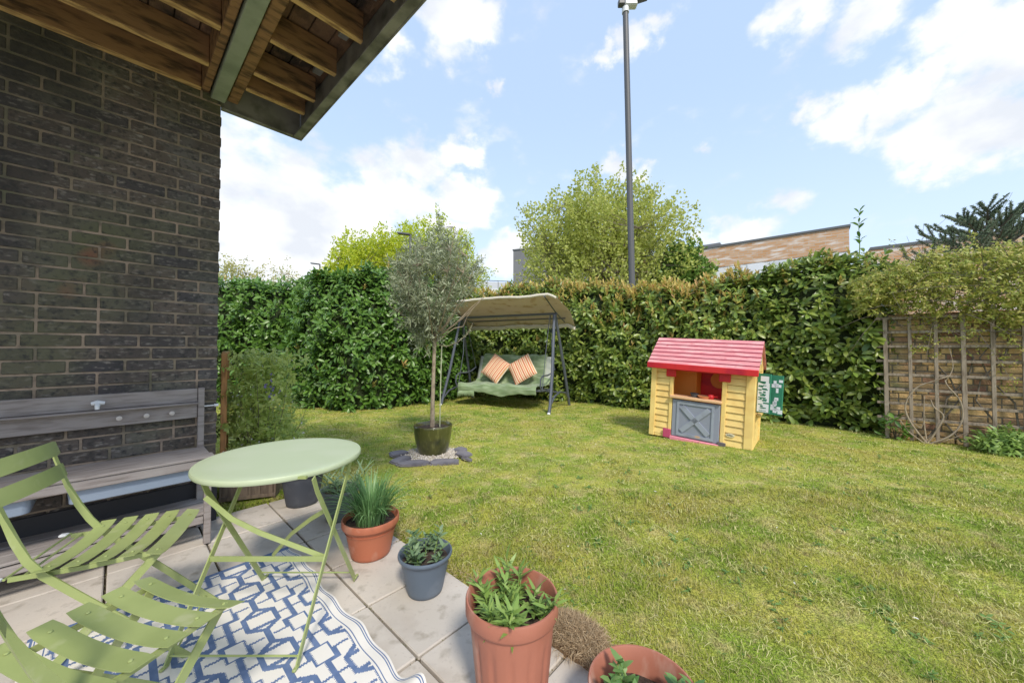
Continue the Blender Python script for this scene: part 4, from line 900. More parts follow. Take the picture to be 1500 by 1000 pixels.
hedge('laurel_hedge', 'long laurel hedge with bronze new shoots behind the garden swing and playhouse', [(-1.4, 9.55), (.2, 9.4), (1.56, 8.45), (3.4, 7.0), (5.44, 5.37)], lambda s: 2.72 - .40 * np.exp(-((s - 5.3) / 1.25) ** 2) - .12 * np.clip(s - 6.5, 0, 1), 1.1, 1, 'laurel2', 112, .136, yr, 22, .20)
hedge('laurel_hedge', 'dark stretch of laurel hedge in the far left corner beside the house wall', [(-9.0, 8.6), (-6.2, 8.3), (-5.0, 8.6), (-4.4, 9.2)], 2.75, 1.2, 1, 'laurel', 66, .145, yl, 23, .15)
# tall water shoot rising above the right hedge end
g = MB(); pts = [(0, 0, 0), (.01, 0, .25), (.02, .02, .5), (.02, .01, .68)]
wsx = thing('laurel_shoot', 'tall single laurel shoot rising above the right end of the hedge', 'shoot', (5.42, 5.62, 2.62)); g.tube(pts, [.008, .007, .005, .003], 6); g.build('stem', M['fresh_leaf'], wsx)
v, f = rosettes(np.array(pts[1:]) + 0., np.array([[0, 0, 1.]] * 3), 6, .12, .42, (25, 50), stem=.12); np_mesh('leaves', v, f, M['laurel'], wsx)

# ================================================================ GARDEN SWING
sw = thing('garden_swing', 'canopied garden swing seat with charcoal tube frame in front of the hedge', 'swing seat', (-.43, 7.38, 0), math.atan2(6.80 - 7.90, .80 + 1.46))
# local x along the seat (+x right), y away from the camera
SWL = 1.25; TM = M['tube']
def tb_(name, pts, r, n=10, m=TM, parent=sw, up=None):
    g = MB(); g.tube(pts, r, n, up=up); return g.build(name, m, parent)
for sx in (-1, 1):
    x = sx * SWL; xt = sx * (SWL - .10)
    tb_('leg', [(x, -.0, .0), (x - sx * .0, .06, .14), (x - sx * .03, .28, .75), (xt, .60, 1.94)], .031)
    tb_('leg', [(x, 1.30, .0), (x, 1.24, .14), (x - sx * .03, 1.06, .75), (xt, .66, 1.94)], .031)
    tb_('foot_arch', [(x, .05, .13), (x, .30, .30), (x, .65, .36), (x, 1.0, .30), (x, 1.25, .13)], .02)
    tb_('foot_cap', [(x, -.02, 0), (x, .0, .03)], .03, m=M['whiteplastic'])
tb_('top_beam', [(-SWL + .05, .63, 1.96), (SWL - .05, .63, 1.96)], .027)
tb_('rear_rail', [(-SWL, 1.06, .30), (SWL, 1.06, .30)], .018)
tb_('canopy_rail', [(-SWL + .02, 1.10, 1.90), (SWL - .02, 1.10, 1.90)], .014)
def canopy(a, b):
    x = (-1 + 2 * a) * (SWL + .14); y = -.02 + b * 1.26
    zc = 2.30 - .30 * b - .22 * max(0, (b - .72)) * 3.2
    sag = -.02 * math.sin(a * math.pi * 2) ** 2 - .01 * math.sin(b * 9) * math.sin(a * 7) + .004 * math.sin(a * 23 + b * 4)
    return (x, y + .06, zc + sag - .10 * max(0, abs(-1 + 2 * a) - .88) * 6)
g = MB(); g.grid(canopy, 48, 22); ca = g.build('canopy', M['canopy'], sw, angle=180)
sol = ca.modifiers.new('thick', 'SOLIDIFY'); sol.thickness = .006
g = MB(); g.grid(lambda a, b: tuple(np.array(canopy(a, 0)) + np.array([0, -.008, .005 - .05 * b + .002 * math.sin(a * 60)])), 48, 2)
g.grid(lambda a, b: tuple(np.array(canopy(a, 1)) + np.array([0, .008, -.09 * b + .008 * math.sin(a * 50)])), 48, 2)
vl = g.build('canopy_hem', mat('pale_canopy_edge', (.66, .60, .50), .85), sw, angle=180); vl.modifiers.new('t', 'SOLIDIFY').thickness = .005
for sx in (-1, 1): tb_('canopy_arm', [(sx * SWL * .93, .0, 2.24), (sx * SWL * .93, .63, 2.0), (sx * SWL * .93, 1.25, 1.83)], .012)
# seat
SX = .94
g = MB(); g.grid(lambda a, b: ((-1 + 2 * a) * SX, .28 + .55 * b, .415 - .05 * b), 20, 6); g.build('seat_mesh', M['seatpad'], sw)
g = MB()
def pad(a, b):
    x = (-1 + 2 * a) * (SX + .0); return (x, .98 + .20 * b, .46 + .60 * b)
g.grid(pad, 24, 8); bk = g.build('backrest', M['seatpad'], sw); bk.modifiers.new('t', 'SOLIDIFY').thickness = .07
tb_('seat_frame', [(-SX - .05, .24, .40), (SX + .05, .24, .40), (SX + .05, .98, .36), (-SX - .05, .98, .36), (-SX - .05, .24, .40)], .016)
for sx in (-1, 1):
    x = sx * (SX + .06)
    tb_('armrest', [(x, .26, .40), (x, .20, .50), (x, .22, .64), (x, .34, .70), (x, .6, .69), (x, .85, .72), (x, 1.05, .80)], .016)
    tb_('hanger', [(x, .30, .41), (x, .50, 1.15), (sx * (SWL - .2), .62, 1.93)], .008, 6)
    tb_('hanger', [(x, 1.04, .80), (x, .85, 1.3), (sx * (SWL - .2), .66, 1.93)], .008, 6)
# throw lying over seat and back (local frame of the swing, placed in the world)
def sw_obj(name, mb, m, label, cat, angle=180, thick=None, group=None):
    o = mb.build(name, m, None, angle=angle); o.location = sw.location; o.rotation_euler = sw.rotation_euler; tag(o, label, cat, group)
    if thick: o.modifiers.new('t', 'SOLIDIFY').thickness = thick
    return o
path = [(.175, .30), (.165, .40), (.18, .475), (.26, .50), (.45, .475), (.70, .46), (.90, .475), (.955, .56), (1.02, .76), (1.10, .98), (1.15, 1.09), (1.21, 1.10), (1.24, 1.02)]
def throw(a, b):
    k = b * (len(path) - 1); i = min(int(k), len(path) - 2); q = k - i; y = path[i][0] * (1 - q) + path[i + 1][0] * q; z = path[i][1] * (1 - q) + path[i + 1][1] * q
    x = (-1 + 2 * a) * (SX - .02); up = b
    if b > .55: x = -SX + .10 + a * (1.62 if b > .6 else 1.8)
    w = .012 * math.sin(a * 19 + b * 7) + .012 * math.sin(a * 7 + b * 15) + .006 * math.sin(a * 41)
    return (x, y - w * .6, z + w + (.03 * math.sin(a * 9) if b < .1 else 0))
g = MB(); g.grid(throw, 90, 60)
for i in range(46):   # fringe along the front and left edge
    a = i / 45; p = np.array(throw(a * .22, 0.0)); g.tube([p, p + [random.uniform(-.01, .01), -.005, -.06], p + [random.uniform(-.02, .02), 0, -.11]], .004, 4)
sw_obj('throw_blanket', g, M['throw'], 'green fringed throw spread over the seat of the garden swing', 'blanket', thick=.006)
def mk_cush():
    m = mat('orange_striped_cushion', (.62, .22, .10), .9, bump=(120, .4, .002)); t = m.node_tree; b = t.nodes['Principled BSDF']
    tcn = t.nodes.new('ShaderNodeTexCoord'); sp = t.nodes.new('ShaderNodeSeparateXYZ'); t.links.new(tcn.outputs['Object'], sp.inputs[0])
    ma = t.nodes.new('ShaderNodeMath'); ma.operation = 'MULTIPLY'; ma.inputs[1].default_value = 11; t.links.new(sp.outputs[0], ma.inputs[0])
    fr = t.nodes.new('ShaderNodeMath'); fr.operation = 'FRACT'; t.links.new(ma.outputs[0], fr.inputs[0])
    cr = t.nodes.new('ShaderNodeValToRGB'); cr.color_ramp.interpolation = 'CONSTANT'; e = cr.color_ramp.elements
    e[0].position = 0; e[0].color = (.62, .20, .08, 1); e[1].position = .34; e[1].color = (.82, .68, .52, 1)
    for p_, c_ in ((.52, (.62, .20, .12, 1)), (.66, (.72, .45, .20, 1)), (.82, (.80, .66, .52, 1))): x = e.new(p_); x.color = c_
    t.links.new(fr.outputs[0], cr.inputs[0]); t.links.new(cr.outputs[0], b.inputs['Base Color']); return m
CU = mk_cush()
def cushion(label, lx, rot):
    g = MB(); n = 16; w = .275
    def side(sg):
        def fn(a, b):
            x, y = -1 + 2 * a, -1 + 2 * b; e_ = (1 - x ** 4) * (1 - y ** 4); pin = 1 - .06 * (1 - abs(x * y)) * (x * x + y * y) / 2
            return (x * w * pin, y * w * pin, sg * (.075 * e_ ** .5 + .003 * math.sin(x * 9) * e_))
        return fn
    g.grid(side(1), n, n); g2 = MB(); g2.grid(side(-1), n, n); g.add(g2.v, [tuple(reversed(f_)) for f_ in g2.f])
    o = g.build('cushion', CU, None, angle=180)
    base = sw.matrix_basis if False else Matrix.Translation(sw.location) @ Matrix.Rotation(sw.rotation_euler.z, 4, 'Z')
    o.matrix_world = base @ Matrix.Translation((lx, .83, .79)) @ Matrix.Rotation(R(66), 4, 'X') @ Matrix.Rotation(rot, 4, 'Z')
    tag(o, label, 'cushion', 'striped cushions on the garden swing')
cushion('orange striped cushion on the swing, the one nearer the olive tree, tilted on its corner', -.34, R(-30))
cushion('orange striped cushion on the swing, the one nearer the playhouse, tilted on its corner', .32, R(33))

# ================================================================ PLAYHOUSE
phx, phy = 1.95, 5.19; pang = math.atan2(4.40 - 5.19, 2.90 - 1.95)
ph_ = thing('playhouse', 'yellow plastic playhouse with faded red roof and grey half door by the hedge', 'playhouse', (phx, phy, .03)); ph_.rotation_euler = (0, R(3.2), pang)
W_, D_, H_ = 1.24, .74, 1.04; Y = M['yellow']
def pp(name, a, b, m=Y, bev=.006, parent=ph_): g = MB(); g.span(a, b, bev=bev); return g.build(name, m, parent)
# front: two siding panels (each with grooves) and posts around the opening
def siding(g, x0, x1, z0, z1, y0, y1, n):
    h = (z1 - z0) / n
    for k in range(n):
        zz = z0 + k * h; g.add([(x0, y0, zz), (x1, y0, zz), (x1, y1, zz), (x0, y1, zz), (x0, y0 + .014, zz + h - .008), (x1, y0 + .014, zz + h - .008), (x1, y1, zz + h - .008), (x0, y1, zz + h - .008)],
              [(0, 3, 2, 1), (0, 1, 5, 4), (4, 5, 6, 7), (1, 2, 6, 5), (0, 4, 7, 3), (2, 3, 7, 6)])
        g.add([(x0, y0 + .02, zz + h - .009), (x1, y0 + .02, zz + h - .009), (x1, y0 + .02, zz + h), (x0, y0 + .02, zz + h)], [(0, 1, 2, 3)], 1)
g = MB(); OX0, OX1 = .30, .885
siding(g, .075, OX0 - .045, .045, H_ - .05, .004, .04, 11); g.build('front_siding', [Y, M['yellow_groove']], ph_, angle=20); g = MB(); siding(g, OX1 + .055, W_ - .10, .045, H_ - .05, .004, .04, 11)
g.build('front_siding', [Y, M['yellow_groove']], ph_, angle=20)
pp('corner_post', (0, -.006, 0), (.074, .06, H_)); pp('corner_post', (W_ - .098, -.006, -.02), (W_, .06, H_))
pp('door_post', (OX0 - .044, -.008, .04), (OX0 - .001, .05, H_)); pp('door_post', (OX1 + .001, -.008, .0), (OX1 + .054, .05, H_))
pp('base_rail', (.075, .006, 0), (OX0 - .045, .045, .044)); pp('base_rail', (OX1 + .055, .006, 0), (W_ - .099, .045, .044)); pp('head_rail', (.075, .006, H_ - .049), (W_ - .099, .045, H_))
# side wall (right) with siding, back wall, left wall
g = MB()
sg = MB(); siding(sg, .101, D_ - .071, .045, .44, .004, .04, 5); siding(sg, .101, .14, .44, .93, .004, .04, 5); siding(sg, .56, D_ - .071, .44, .93, .004, .04, 5); siding(sg, .101, D_ - .071, .93, H_ - .061, .004, .04, 1)
rot = [(W_ - y, x, z) for (x, y, z) in sg.v]; g.add(rot, sg.f); g.m = list(sg.m); g.build('side_siding', [Y, M['yellow_groove']], ph_, angle=20)
pp('side_post', (W_ - .05, .0605, 0), (W_ + .004, .10, H_)); pp('side_post', (W_ - .05, D_ - .07, 0), (W_ + .004, D_, H_)); pp('side_rail', (W_ - .05, .10, H_ - .06), (W_, D_ - .07, H_)); pp('window_sill', (W_ + .005, .14, .44), (W_ + .05, .56, .475))
pp('left_wall', (.006, .0605, 0), (.05, D_ - .06, H_)); pp('back_wall', (.05, D_ - .055, 0), (W_ - .051, D_, H_), M['red_deep'])
pp('inner_cupboard', (.06, .40, .02), (.50, D_ - .06, H_ - .12), M['orange_in'])
pp('counter', (OX0 - .03, -.05, .565), (OX1 + .01, .16, .60), mat('pale_orange_plastic', (.72, .44, .24), .5))
# gable
g = MB(); g.add([(W_ - .03, .0, H_), (W_ - .03, D_, H_), (W_ - .03, D_ / 2, H_ + .30), (W_, .0, H_), (W_, D_, H_), (W_, D_ / 2, H_ + .30)], [(0, 2, 1), (3, 4, 5), (0, 3, 5, 2), (1, 2, 5, 4), (0, 1, 4, 3)]); g.add([(p[0] - W_ + .035, p[1], p[2]) for p in g.v], [tuple(f_) for f_ in g.f]); g.build('gable', Y, ph_)
g = MB(); cz = H_ + .12
for k in range(14):
    a = k * 2.4; r = .012 * k ** .5 * 2; g.box((W_ + .004, D_ / 2 + r * math.cos(a), cz + r * math.sin(a)), (.004, .026, .03), rx=a)
g.build('flower_sticker', M['white'], ph_)
g = MB()
for k in range(9): a = k * 2.1; r = .045; g.box((W_ + .0075, D_ / 2 + r * math.cos(a) * (.4 + .1 * k), cz + r * math.sin(a) * (.4 + .1 * k)), (.003, .012, .012), rx=a)
g.build('sticker_dots', M['sage'], ph_)
# roof: two slopes with stepped boards
def roof_side(sgn, name):
    g = MB(); n = 7; y0, z0 = (-.09, H_ - .035) if sgn > 0 else (D_ + .09, H_ - .035); y1, z1 = D_ / 2, H_ + .335
    for k in range(n):
        q0, q1 = k / n, (k + 1) / n; ya, za = y0 + (y1 - y0) * q0, z0 + (z1 - z0) * q0; yb, zb = y0 + (y1 - y0) * q1, z0 + (z1 - z0) * q1
        lift = .020; x0, x1 = -.035, W_ + .03
        g.add([(x0, ya, za + lift), (x1, ya, za + lift), (x1, yb, zb + .006), (x0, yb, zb + .006), (x0, ya, za - .012), (x1, ya, za - .012), (x1, yb, zb - .012), (x0, yb, zb - .012)], [(0, 1, 2, 3), (4, 7, 6, 5), (1, 5, 6, 2), (3, 2, 6, 7), (0, 3, 7, 4)])
        g.add([(x0, ya, za + lift), (x1, ya, za + lift), (x1, ya, za - .012), (x0, ya, za - .012)], [(0, 3, 2, 1)], 1)
    return g.build(name, [M['red'], M['roof_groove']], ph_, smooth=False)
roof_side(1, 'roof_slope'); roof_side(-1, 'roof_slope')
pp('fascia', (-.035, -.10, H_ - .085), (W_ + .03, -.075, H_ - .008), M['red_deep']); pp('lintel', (OX0 - .01, -.03, H_ - .10), (OX1 + .01, -.009, H_ - .0), M['red_deep'])
pp('roof_bracket', (OX0 - .09, -.034, H_ - .19), (OX0 + .035, -.009, H_ - .06), M['red_deep']); pp('roof_bracket', (OX1 - .035, -.034, H_ - .19), (OX1 + .095, -.009, H_ - .06), M['red_deep'])
# half door
dz0, dz1 = .05, .55
dr = pp('half_door', (OX0 + .005, -.012, dz0), (OX1 - .005, .02, dz1), mat('door_recess_shade', (.27, .29, .36), .55, bump=(120, .1, .001)))  # panel painted darker than cross and frame in place of recess shade
g = MB(); xm, zm = (OX0 + OX1) / 2, (dz0 + dz1) / 2; fw, fh = .195, .195
for sgx in (-1, 1): g.box((xm, -.020, zm), (2 * math.hypot(fw - .03, fh - .03), .014, .062), ry=sgx * math.atan2(fh, fw))
g.build('door_cross', M['door_grey'], dr, smooth=False)
g = MB()
g.span((xm - fw - .03, -.024, zm + fh), (xm + fw + .03, -.013, zm + fh + .035)); g.span((xm - fw - .03, -.024, zm - fh - .035), (xm + fw + .03, -.013, zm - fh)); g.span((xm - fw - .03, -.0235, zm - fh), (xm - fw, -.013, zm + fh)); g.span((xm + fw, -.0235, zm - fh), (xm + fw + .03, -.013, zm + fh))
g.build('door_frame', M['door_grey'], dr, smooth=False)
pp('door_step', (OX0 - .01, -.035, -.01), (OX1 + .0, .03, .046), M['pink']); pp('step_block', (OX0 - .10, -.03, .01), (OX0 + .0, -.0085, .13), M['magenta'], .01)
pp('hinge_block', (OX1 - .02, -.03, .0), (OX1 + .075, -.0085, .085), mat('grey_hinge', (.13, .11, .12), .5), .01)
g = MB(); n = 24; cx, cz_ = W_ - .24, .19
g.add([(cx + .05 * math.cos(6.2832 * k / n), y, cz_ + .022 * math.sin(6.2832 * k / n)) for y in (-.006, .016) for k in range(n)], [tuple(range(n)), tuple(reversed(range(n, 2 * n)))] + [(k, n + k, n + (k + 1) % n, (k + 1) % n) for k in range(n)])
bd = g.build('maker_badge', mat('cream_badge', (.70, .62, .42), .5), ph_)
g = MB(); 
for k in range(8): g.span((cx - .032 + k * .008, -.0085, cz_ - .006), (cx - .0275 + k * .008, -.0065, cz_ + (.010 if k in (0, 3, 5) else .003)))
g.build('badge_lettering', M['darkline'], bd)
# shutter with printed panels at the right side
sh = []
for (y0, tw, zt, L_) in ((.06, .70, .06, .20), (.10, .78, .05, .35)):
    g = MB(); x0 = W_ + .01
    ca_, sa_ = math.cos(tw), math.sin(tw)
    def tp(a, t, z): return (x0 + a * sa_ + t * ca_, y0 - a * ca_ * .15 + t * sa_, z)
    z0, z1 = .46 + zt, .93 + zt
    g.add([tp(0, 0, z0), tp(L_, 0, z0), tp(L_, .012, z0), tp(0, .012, z0), tp(0, 0, z1), tp(L_, 0, z1), tp(L_, .012, z1), tp(0, .012, z1)], [(0, 3, 2, 1), (4, 5, 6, 7), (0, 1, 5, 4), (1, 2, 6, 5), (2, 3, 7, 6), (3, 0, 4, 7)])
    so = g.build('shutter', M['sage'], ph_); gp = MB(); gl = MB(); rr_ = random.Random(int(y0 * 100))
    def quad(gm, a0, a1, c0, c1, off):
        gm.add([tp(a0, off, c0), tp(a1, off, c0), tp(a1, off, c1), tp(a0, off, c1)], [(0, 1, 2, 3)])
    if y0 < .08:
        quad(gp, .012, L_ - .006, z0 + .01, z0 + .36, -.002); quad(gp, .05, L_ - .02, z0 + .36, z0 + .44, -.002)
        for k in range(34):
            a_ = rr_.uniform(.02, L_ - .09); zc_ = z0 + .02 + rr_.random() * .37; quad(gl, a_, a_ + rr_.uniform(.02, .09), zc_, zc_ + rr_.uniform(.006, .018), -.0035)
    else:
        for k in range(16):
            a_ = rr_.uniform(.18, L_ - .05); zc_ = z0 + rr_.random() * .40; quad(gp, a_, a_ + rr_.uniform(.03, .07), zc_, zc_ + rr_.uniform(.03, .06), -.002)
    gp.build('printed_panel', M['white'], so, smooth=False)
    if gl.v: gl.build('printed_marks', M['sage'], so, smooth=False)
PH = Matrix.Translation((phx, phy, .03)) @ ph_.rotation_euler.to_matrix().to_4x4()
def ph_item(name, mb, m, label, cat, loc):
    o = mb.build(name, m); o.matrix_world = PH @ Matrix.Translation(loc); tag(o, label, cat); return o
g = MB(); g.lathe([(.0001, 0), (.035, 0), (.052, .05), (.055, .052), (.049, .048), (.032, .008), (.0001, .006)], 24); ph_item('toy_cup', g, M['darkpot'], 'dark toy cup on the playhouse counter', 'toy', (OX0 + .26, .05, .602))
g = MB(); g.lathe([(.0001, 0), (.05, 0), (.078, .03), (.08, .033), (.07, .03), (.0001, .012)], 24); ph_item('toy_bowl', g, mat('orange_bowl', (.75, .35, .18), .5), 'orange toy bowl in the middle of the playhouse counter', 'toy', (OX0 + .375, .05, .602))
g = MB(); g.lathe([(.0001, 0), (.03, 0), (.04, .03), (.03, .055), (.0001, .06)], 16); g.tube([(.03, 0, .03), (.07, 0, .04), (.075, 0, .02)], .008, 6); ph_item('toy_teapot', g, M['red_deep'], 'red toy teapot at the right end of the playhouse counter', 'toy', (OX0 + .455, .06, .602))
g = MB(); g.tube([(0, 0, 0), (0, -.014, 0)], .115, 28); ph_item('toy_clock', g, M['orange_in'], 'round orange disc on the inner back wall of the playhouse', 'toy', (.74, D_ - .058, .80))

# ================================================================ BACK WALL, TRELLIS, CLIMBER
bx, by = 5.22, 5.16; bd_ = np.array([.78, -.626]); bang = math.atan2(-.626, .78)
bw = thing('garden_wall', 'old yellow stock brick garden wall with flaking white paint along its foot', 'wall', (bx + bd_[0] * 3.6, by + bd_[1] * 3.6, 0), bang)
brick_wall(bw, -3.5, 0, .16, 1.72, .22, .078, .013, M['ybrick'], M['ymortar'], jit=.004)
g = MB(); x = -3.5
while x < 0:
    w = random.uniform(.2, .34)
    for z in (.0, .08): g.box((x + w / 2, .03, z + .04), (w - .015, .10, .066), bev=.008, rx=random.uniform(-.02, .02))
    x += w
g.build('footing_course', M['ybrick'], bw)
g = MB()
for k in range(16):
    x = random.uniform(-3.4, -.2); z = random.choice((.085, .165, .165)); pts = [(x + .05 * q * random.uniform(.7, 1.2), -.026, z + random.uniform(-.006, .012)) for q in range(4)]; g.tube(pts, [.004, .014, .010, .003], 6, flat=.35, up=(0, 1, 0))
g.build('paint_flakes', M['whitewash'], bw)
tr = thing('trellis', 'weathered square timber trellis fixed to the yellow brick wall', 'trellis', (bx - .045, by - .055, 0), bang)
for k, x in enumerate(np.arange(.06, 3.3, .232)):
    g = MB(); w = .034 if k % 3 else .042; g.box((x, -.042, .84), (w, .018, 1.66), bev=.002, ry=random.uniform(-.006, .006)); g.build('upright_batten', M['trellis'], tr)
for k, z in enumerate(np.arange(.30, 1.75, .195)):
    g = MB(); g.box((1.62, -.018, z), (3.3, .020, .034), bev=.002, ry=random.uniform(-.003, .003)); g.build('cross_batten', M['trellis'], tr)

def wpt(s, out, z): return np.array([bx + bd_[0] * s - .626 * out, by + bd_[1] * s - .78 * out, z])   # s along wall, out towards the garden
cl = thing('climbing_shrub', 'sprawling olive green climber heaped over the trellis and brick wall', 'climber', tuple(wpt(.9, .1, 0)))
co = wpt(.9, .1, 0); cg = np.random.default_rng(31); n = 3700
s = cg.uniform(-.25, 3.2, n); zt = 2.28 + .30 * np.clip((s - .1) / 1.0, 0, 1) + .10 * np.sin(s * 4) ; q = cg.random(n) ** .8
zb = 1.74 + .07 * np.sin(s * 9 + 1) + .05 * np.sin(s * 21) - .28 * np.clip((s - .35) / .8, 0, 1); z = zb + (zt - zb) * q; out = cg.uniform(-.35, .34, n) * np.sin(np.clip(q, .12, .95) * 3.0) ** .6 + .06
P = np.stack([bx + bd_[0] * s - .626 * out, by + bd_[1] * s - .78 * out, z], 1) - co
A = unit(np.stack([-.626 * (out > 0) * .7 + cg.normal(0, .6, n), -.78 * (out > 0) * .7 + cg.normal(0, .6, n), cg.normal(.15, .5, n)], 1))
v, f = rosettes(P, A, 9, .052, .44, (45, 85), shape='kite', stem=.13)
# thin trailing curtain in front of the trellis
n2 = 620; s2 = cg.uniform(.3, 3.0, n2); z2 = 1.7 - cg.random(n2) ** 1.6 * (.55 + .5 * (s2 > 1)); o2 = cg.uniform(.05, .14, n2); P2 = np.stack([bx + bd_[0] * s2 - .626 * o2, by + bd_[1] * s2 - .78 * o2, z2], 1) - co
v2, f2 = rosettes(P2, cg.normal(0, .6, (n2, 3)) + [-.4, -.5, 0], 5, .042, .42, (45, 85), shape='kite', stem=.10)
v, f = join_vf([(v, f), (v2, f2)]); np_mesh('leaves', v, f, M['climber_leaf'], cl)
g = MB()
for i in range(260):
    s_ = cg.uniform(-.1, 3.1); o_ = cg.uniform(-.2, .3); z0 = cg.uniform(1.45, 2.3); a = np.array(wpt(s_, o_, z0)) - co; d = cg.normal(0, .16, 3) + [-.03, -.05, .02]
    g.tube([a, a + d + [0, 0, .03], a + d * 2], [.004, .003, .0015], 4, caps=False)
for i in range(12):   # main stems climbing the wall
    s_ = cg.uniform(.5, 2.8); pts = [np.array(wpt(s_ + .15 * math.sin(k * 1.3 + i), .07 + .02 * math.cos(k), .05 + k * .27)) - co for k in range(7)]; g.tube(pts, [.012, .011, .010, .009, .008, .007, .006], 6)
for i, (s0, s1, zt_) in enumerate(((.35, -.15, 2.66), (.55, .15, 2.75), (1.1, .8, 2.78), (.2, -.2, 2.45))):   # loose sprays on the sky line
    pts = [np.array(wpt(s0 + (s1 - s0) * q, .05, 2.15 + (zt_ - 2.15) * q ** .8)) - co for q in np.linspace(0, 1, 6)]; g.tube(pts, [.006, .005, .004, .003, .002, .001], 5)
g.build('stems', M['bark'], cl)
n3 = 130; sp_ = []
for (s0, s1, zt_) in ((.35, -.15, 2.66), (.55, .15, 2.75), (1.1, .8, 2.78), (.2, -.2, 2.45)):
    for q in cg.random(26): sp_.append(np.array(wpt(s0 + (s1 - s0) * q, .05 + cg.normal(0, .03), 2.15 + (zt_ - 2.15) * q ** .8 + cg.normal(0, .03))) - co)
sp_ = np.array(sp_); v, f = rosettes(sp_, cg.normal(0, 1, sp_.shape), 4, .045, .42, (30, 80), shape='kite', stem=.05); np_mesh('spray_leaves', v, f, M['climber_leaf'], cl)

# bare looping stems at the wall foot
bs = thing('bare_shrub', 'bleached bare looping stems rising from the foot of the trellis', 'shrub', tuple(wpt(.42, .16, 0)), bang)
g = MB()
def loop(pts, r): 
    pts = np.array(pts, float); tt = np.linspace(0, len(pts) - 1, 18); P_ = []
    for t in tt:
        i = min(int(t), len(pts) - 2); q = t - i; p0, p1, p2, p3 = pts[max(i - 1, 0)], pts[i], pts[i + 1], pts[min(i + 2, len(pts) - 1)]
        P_.append(.5 * ((2 * p1) + (-p0 + p2) * q + (2 * p0 - 5 * p1 + 4 * p2 - p3) * q * q + (-p0 + 3 * p1 - 3 * p2 + p3) * q ** 3))
    g.tube(P_, list(np.linspace(r, r * .55, 18)), 7)
loop([(0, 0, 0), (-.14, 0, .25), (-.19, .0, .48), (-.09, 0, .72), (.10, 0, .84), (.22, .02, .90)], .011)
loop([(.02, 0, 0), (.20, -.02, .14), (.30, 0, .34), (.29, 0, .58), (.19, 0, .76), (.17, .02, .84)], .011)
loop([(0, 0, 0), (.09, 0, .20), (.145, 0, .38), (.07, 0, .48), (.04, .01, .58)], .012)
loop([(0, .01, 0), (-.02, .02, .3), (-.01, .03, .62)], .009); loop([(-.02, 0, 0), (-.16, 0, .13), (-.24, 0, .28)], .008); loop([(.05, 0, 0), (.22, .02, .10), (.36, .03, .20)], .006)
loop([(.17, .02, .82), (.24, .03, 1.0), (.22, .05, 1.25)], .006); loop([(-.15, 0, .3), (-.05, .02, .2), (-.01, .01, .36)], .006)
g.build('stems', M['pale_bark'], bs)

def bush(name, label, loc, rad, n, leafL, lw, m, seed, shape='lance', cat='shrub', hb=.0, stems=20, nl=7):
    t = thing(name, label, cat, loc); gg = np.random.default_rng(seed); d = unit(gg.normal(size=(n, 3))); d[:, 2] = np.abs(d[:, 2]); rad = np.array(rad)
    P = d * rad * gg.uniform(.35, 1, (n, 1)) * (1 + .15 * np.sin(d[:, :1] * 9 + d[:, 2:] * 7)) + [0, 0, hb]
    v, f = rosettes(P, d + [0, 0, .4] + gg.normal(0, .3, (n, 3)), nl, leafL, lw, (30, 80), shape=shape, stem=.06); np_mesh('leaves', v, f, M[m], t)
    g = MB()
    for i in range(stems): e = P[gg.integers(n)]; g.tube([(e[0] * .12, e[1] * .12, 0), (e[0] * .5, e[1] * .5, e[2] * .6), tuple(e)], [.006, .004, .002], 5, caps=False)
    g.build('stems', M['bark'], t); return t
p = wpt(1.06, .26, 0); bush('leafy_perennial', 'fresh green leafy plant at the wall foot, at the right photo edge', tuple(p), (.30, .24, .30), 260, .085, .30, 'fresh_leaf', 41)
p = wpt(.14, .14, 0); bush('laurel_sucker', 'small laurel sucker growing between the hedge and the trellis', tuple(p), (.12, .10, .46), 12, .11, .36, 'laurel', 42, 'oval', nl=6)

# ================================================================ LEFT CORNER: TRELLIS PANEL, PLANTER, CLEMATIS
lp = thing('lattice_panel', 'orange brown framed lattice panel standing edge on beside the house corner', 'trellis', (-2.375, 2.99, 0), R(127))
g = MB(); g.span((-.025, -.02, 0), (.02, .02, 1.21), bev=.003); g.build('frame_post', M['orange_wood'], lp)
g = MB(); g.span((.021, -.018, 1.185), (.80, .018, 1.22), bev=.003); g.span((.801, -.02, 0), (.84, .02, 1.22), bev=.003); g.build('frame_rail', M['orange_wood'], lp)
g = MB()
for k in range(-12, 13):
    for sg_ in (-1, 1):
        x0 = .41 + k * .09; z0, z1 = .2, 1.18; xa, xb = (x0 - .49, x0 + .49) if sg_ > 0 else (x0 + .49, x0 - .49)
        ts = sorted([(.03 - xa) / (xb - xa), (.79 - xa) / (xb - xa)]); t0, t1 = max(0, ts[0]), min(1, ts[1])
        if t1 > t0 + .03: g.tube([(xa + (xb - xa) * t0, sg_ * .004, z0 + (z1 - z0) * t0), (xa + (xb - xa) * t1, sg_ * .004, z0 + (z1 - z0) * t1)], .0035, square=True, flat=3.0, up=(1, 0, 0))
g.build('lattice', M['orange_wood'], lp)
pb = thing('wooden_planter', 'brown boarded wooden planter behind the green table at the house corner', 'planter', (-2.33, 2.93, 0), math.atan2(.1, .29))
g = MB(); 
for k in range(4): g.span((k * .0885, 0, .02), (k * .0885 + .086, .016, .30), bev=.002)
g.build('front_boards', M['brown_wood'], pb)
g = MB(); g.span((.355, .0, .0), (.372, .32, .31), bev=.002); g.span((-.02, .0, .0), (-.003, .32, .31), bev=.002); g.span((-.002, .305, .0), (.353, .32, .31), bev=.002); g.build('side_boards', M['brown_wood'], pb)
g = MB(); g.span((-.002, .017, .24), (.353, .304, .27)); g.build('soil', M['soil'], pb)
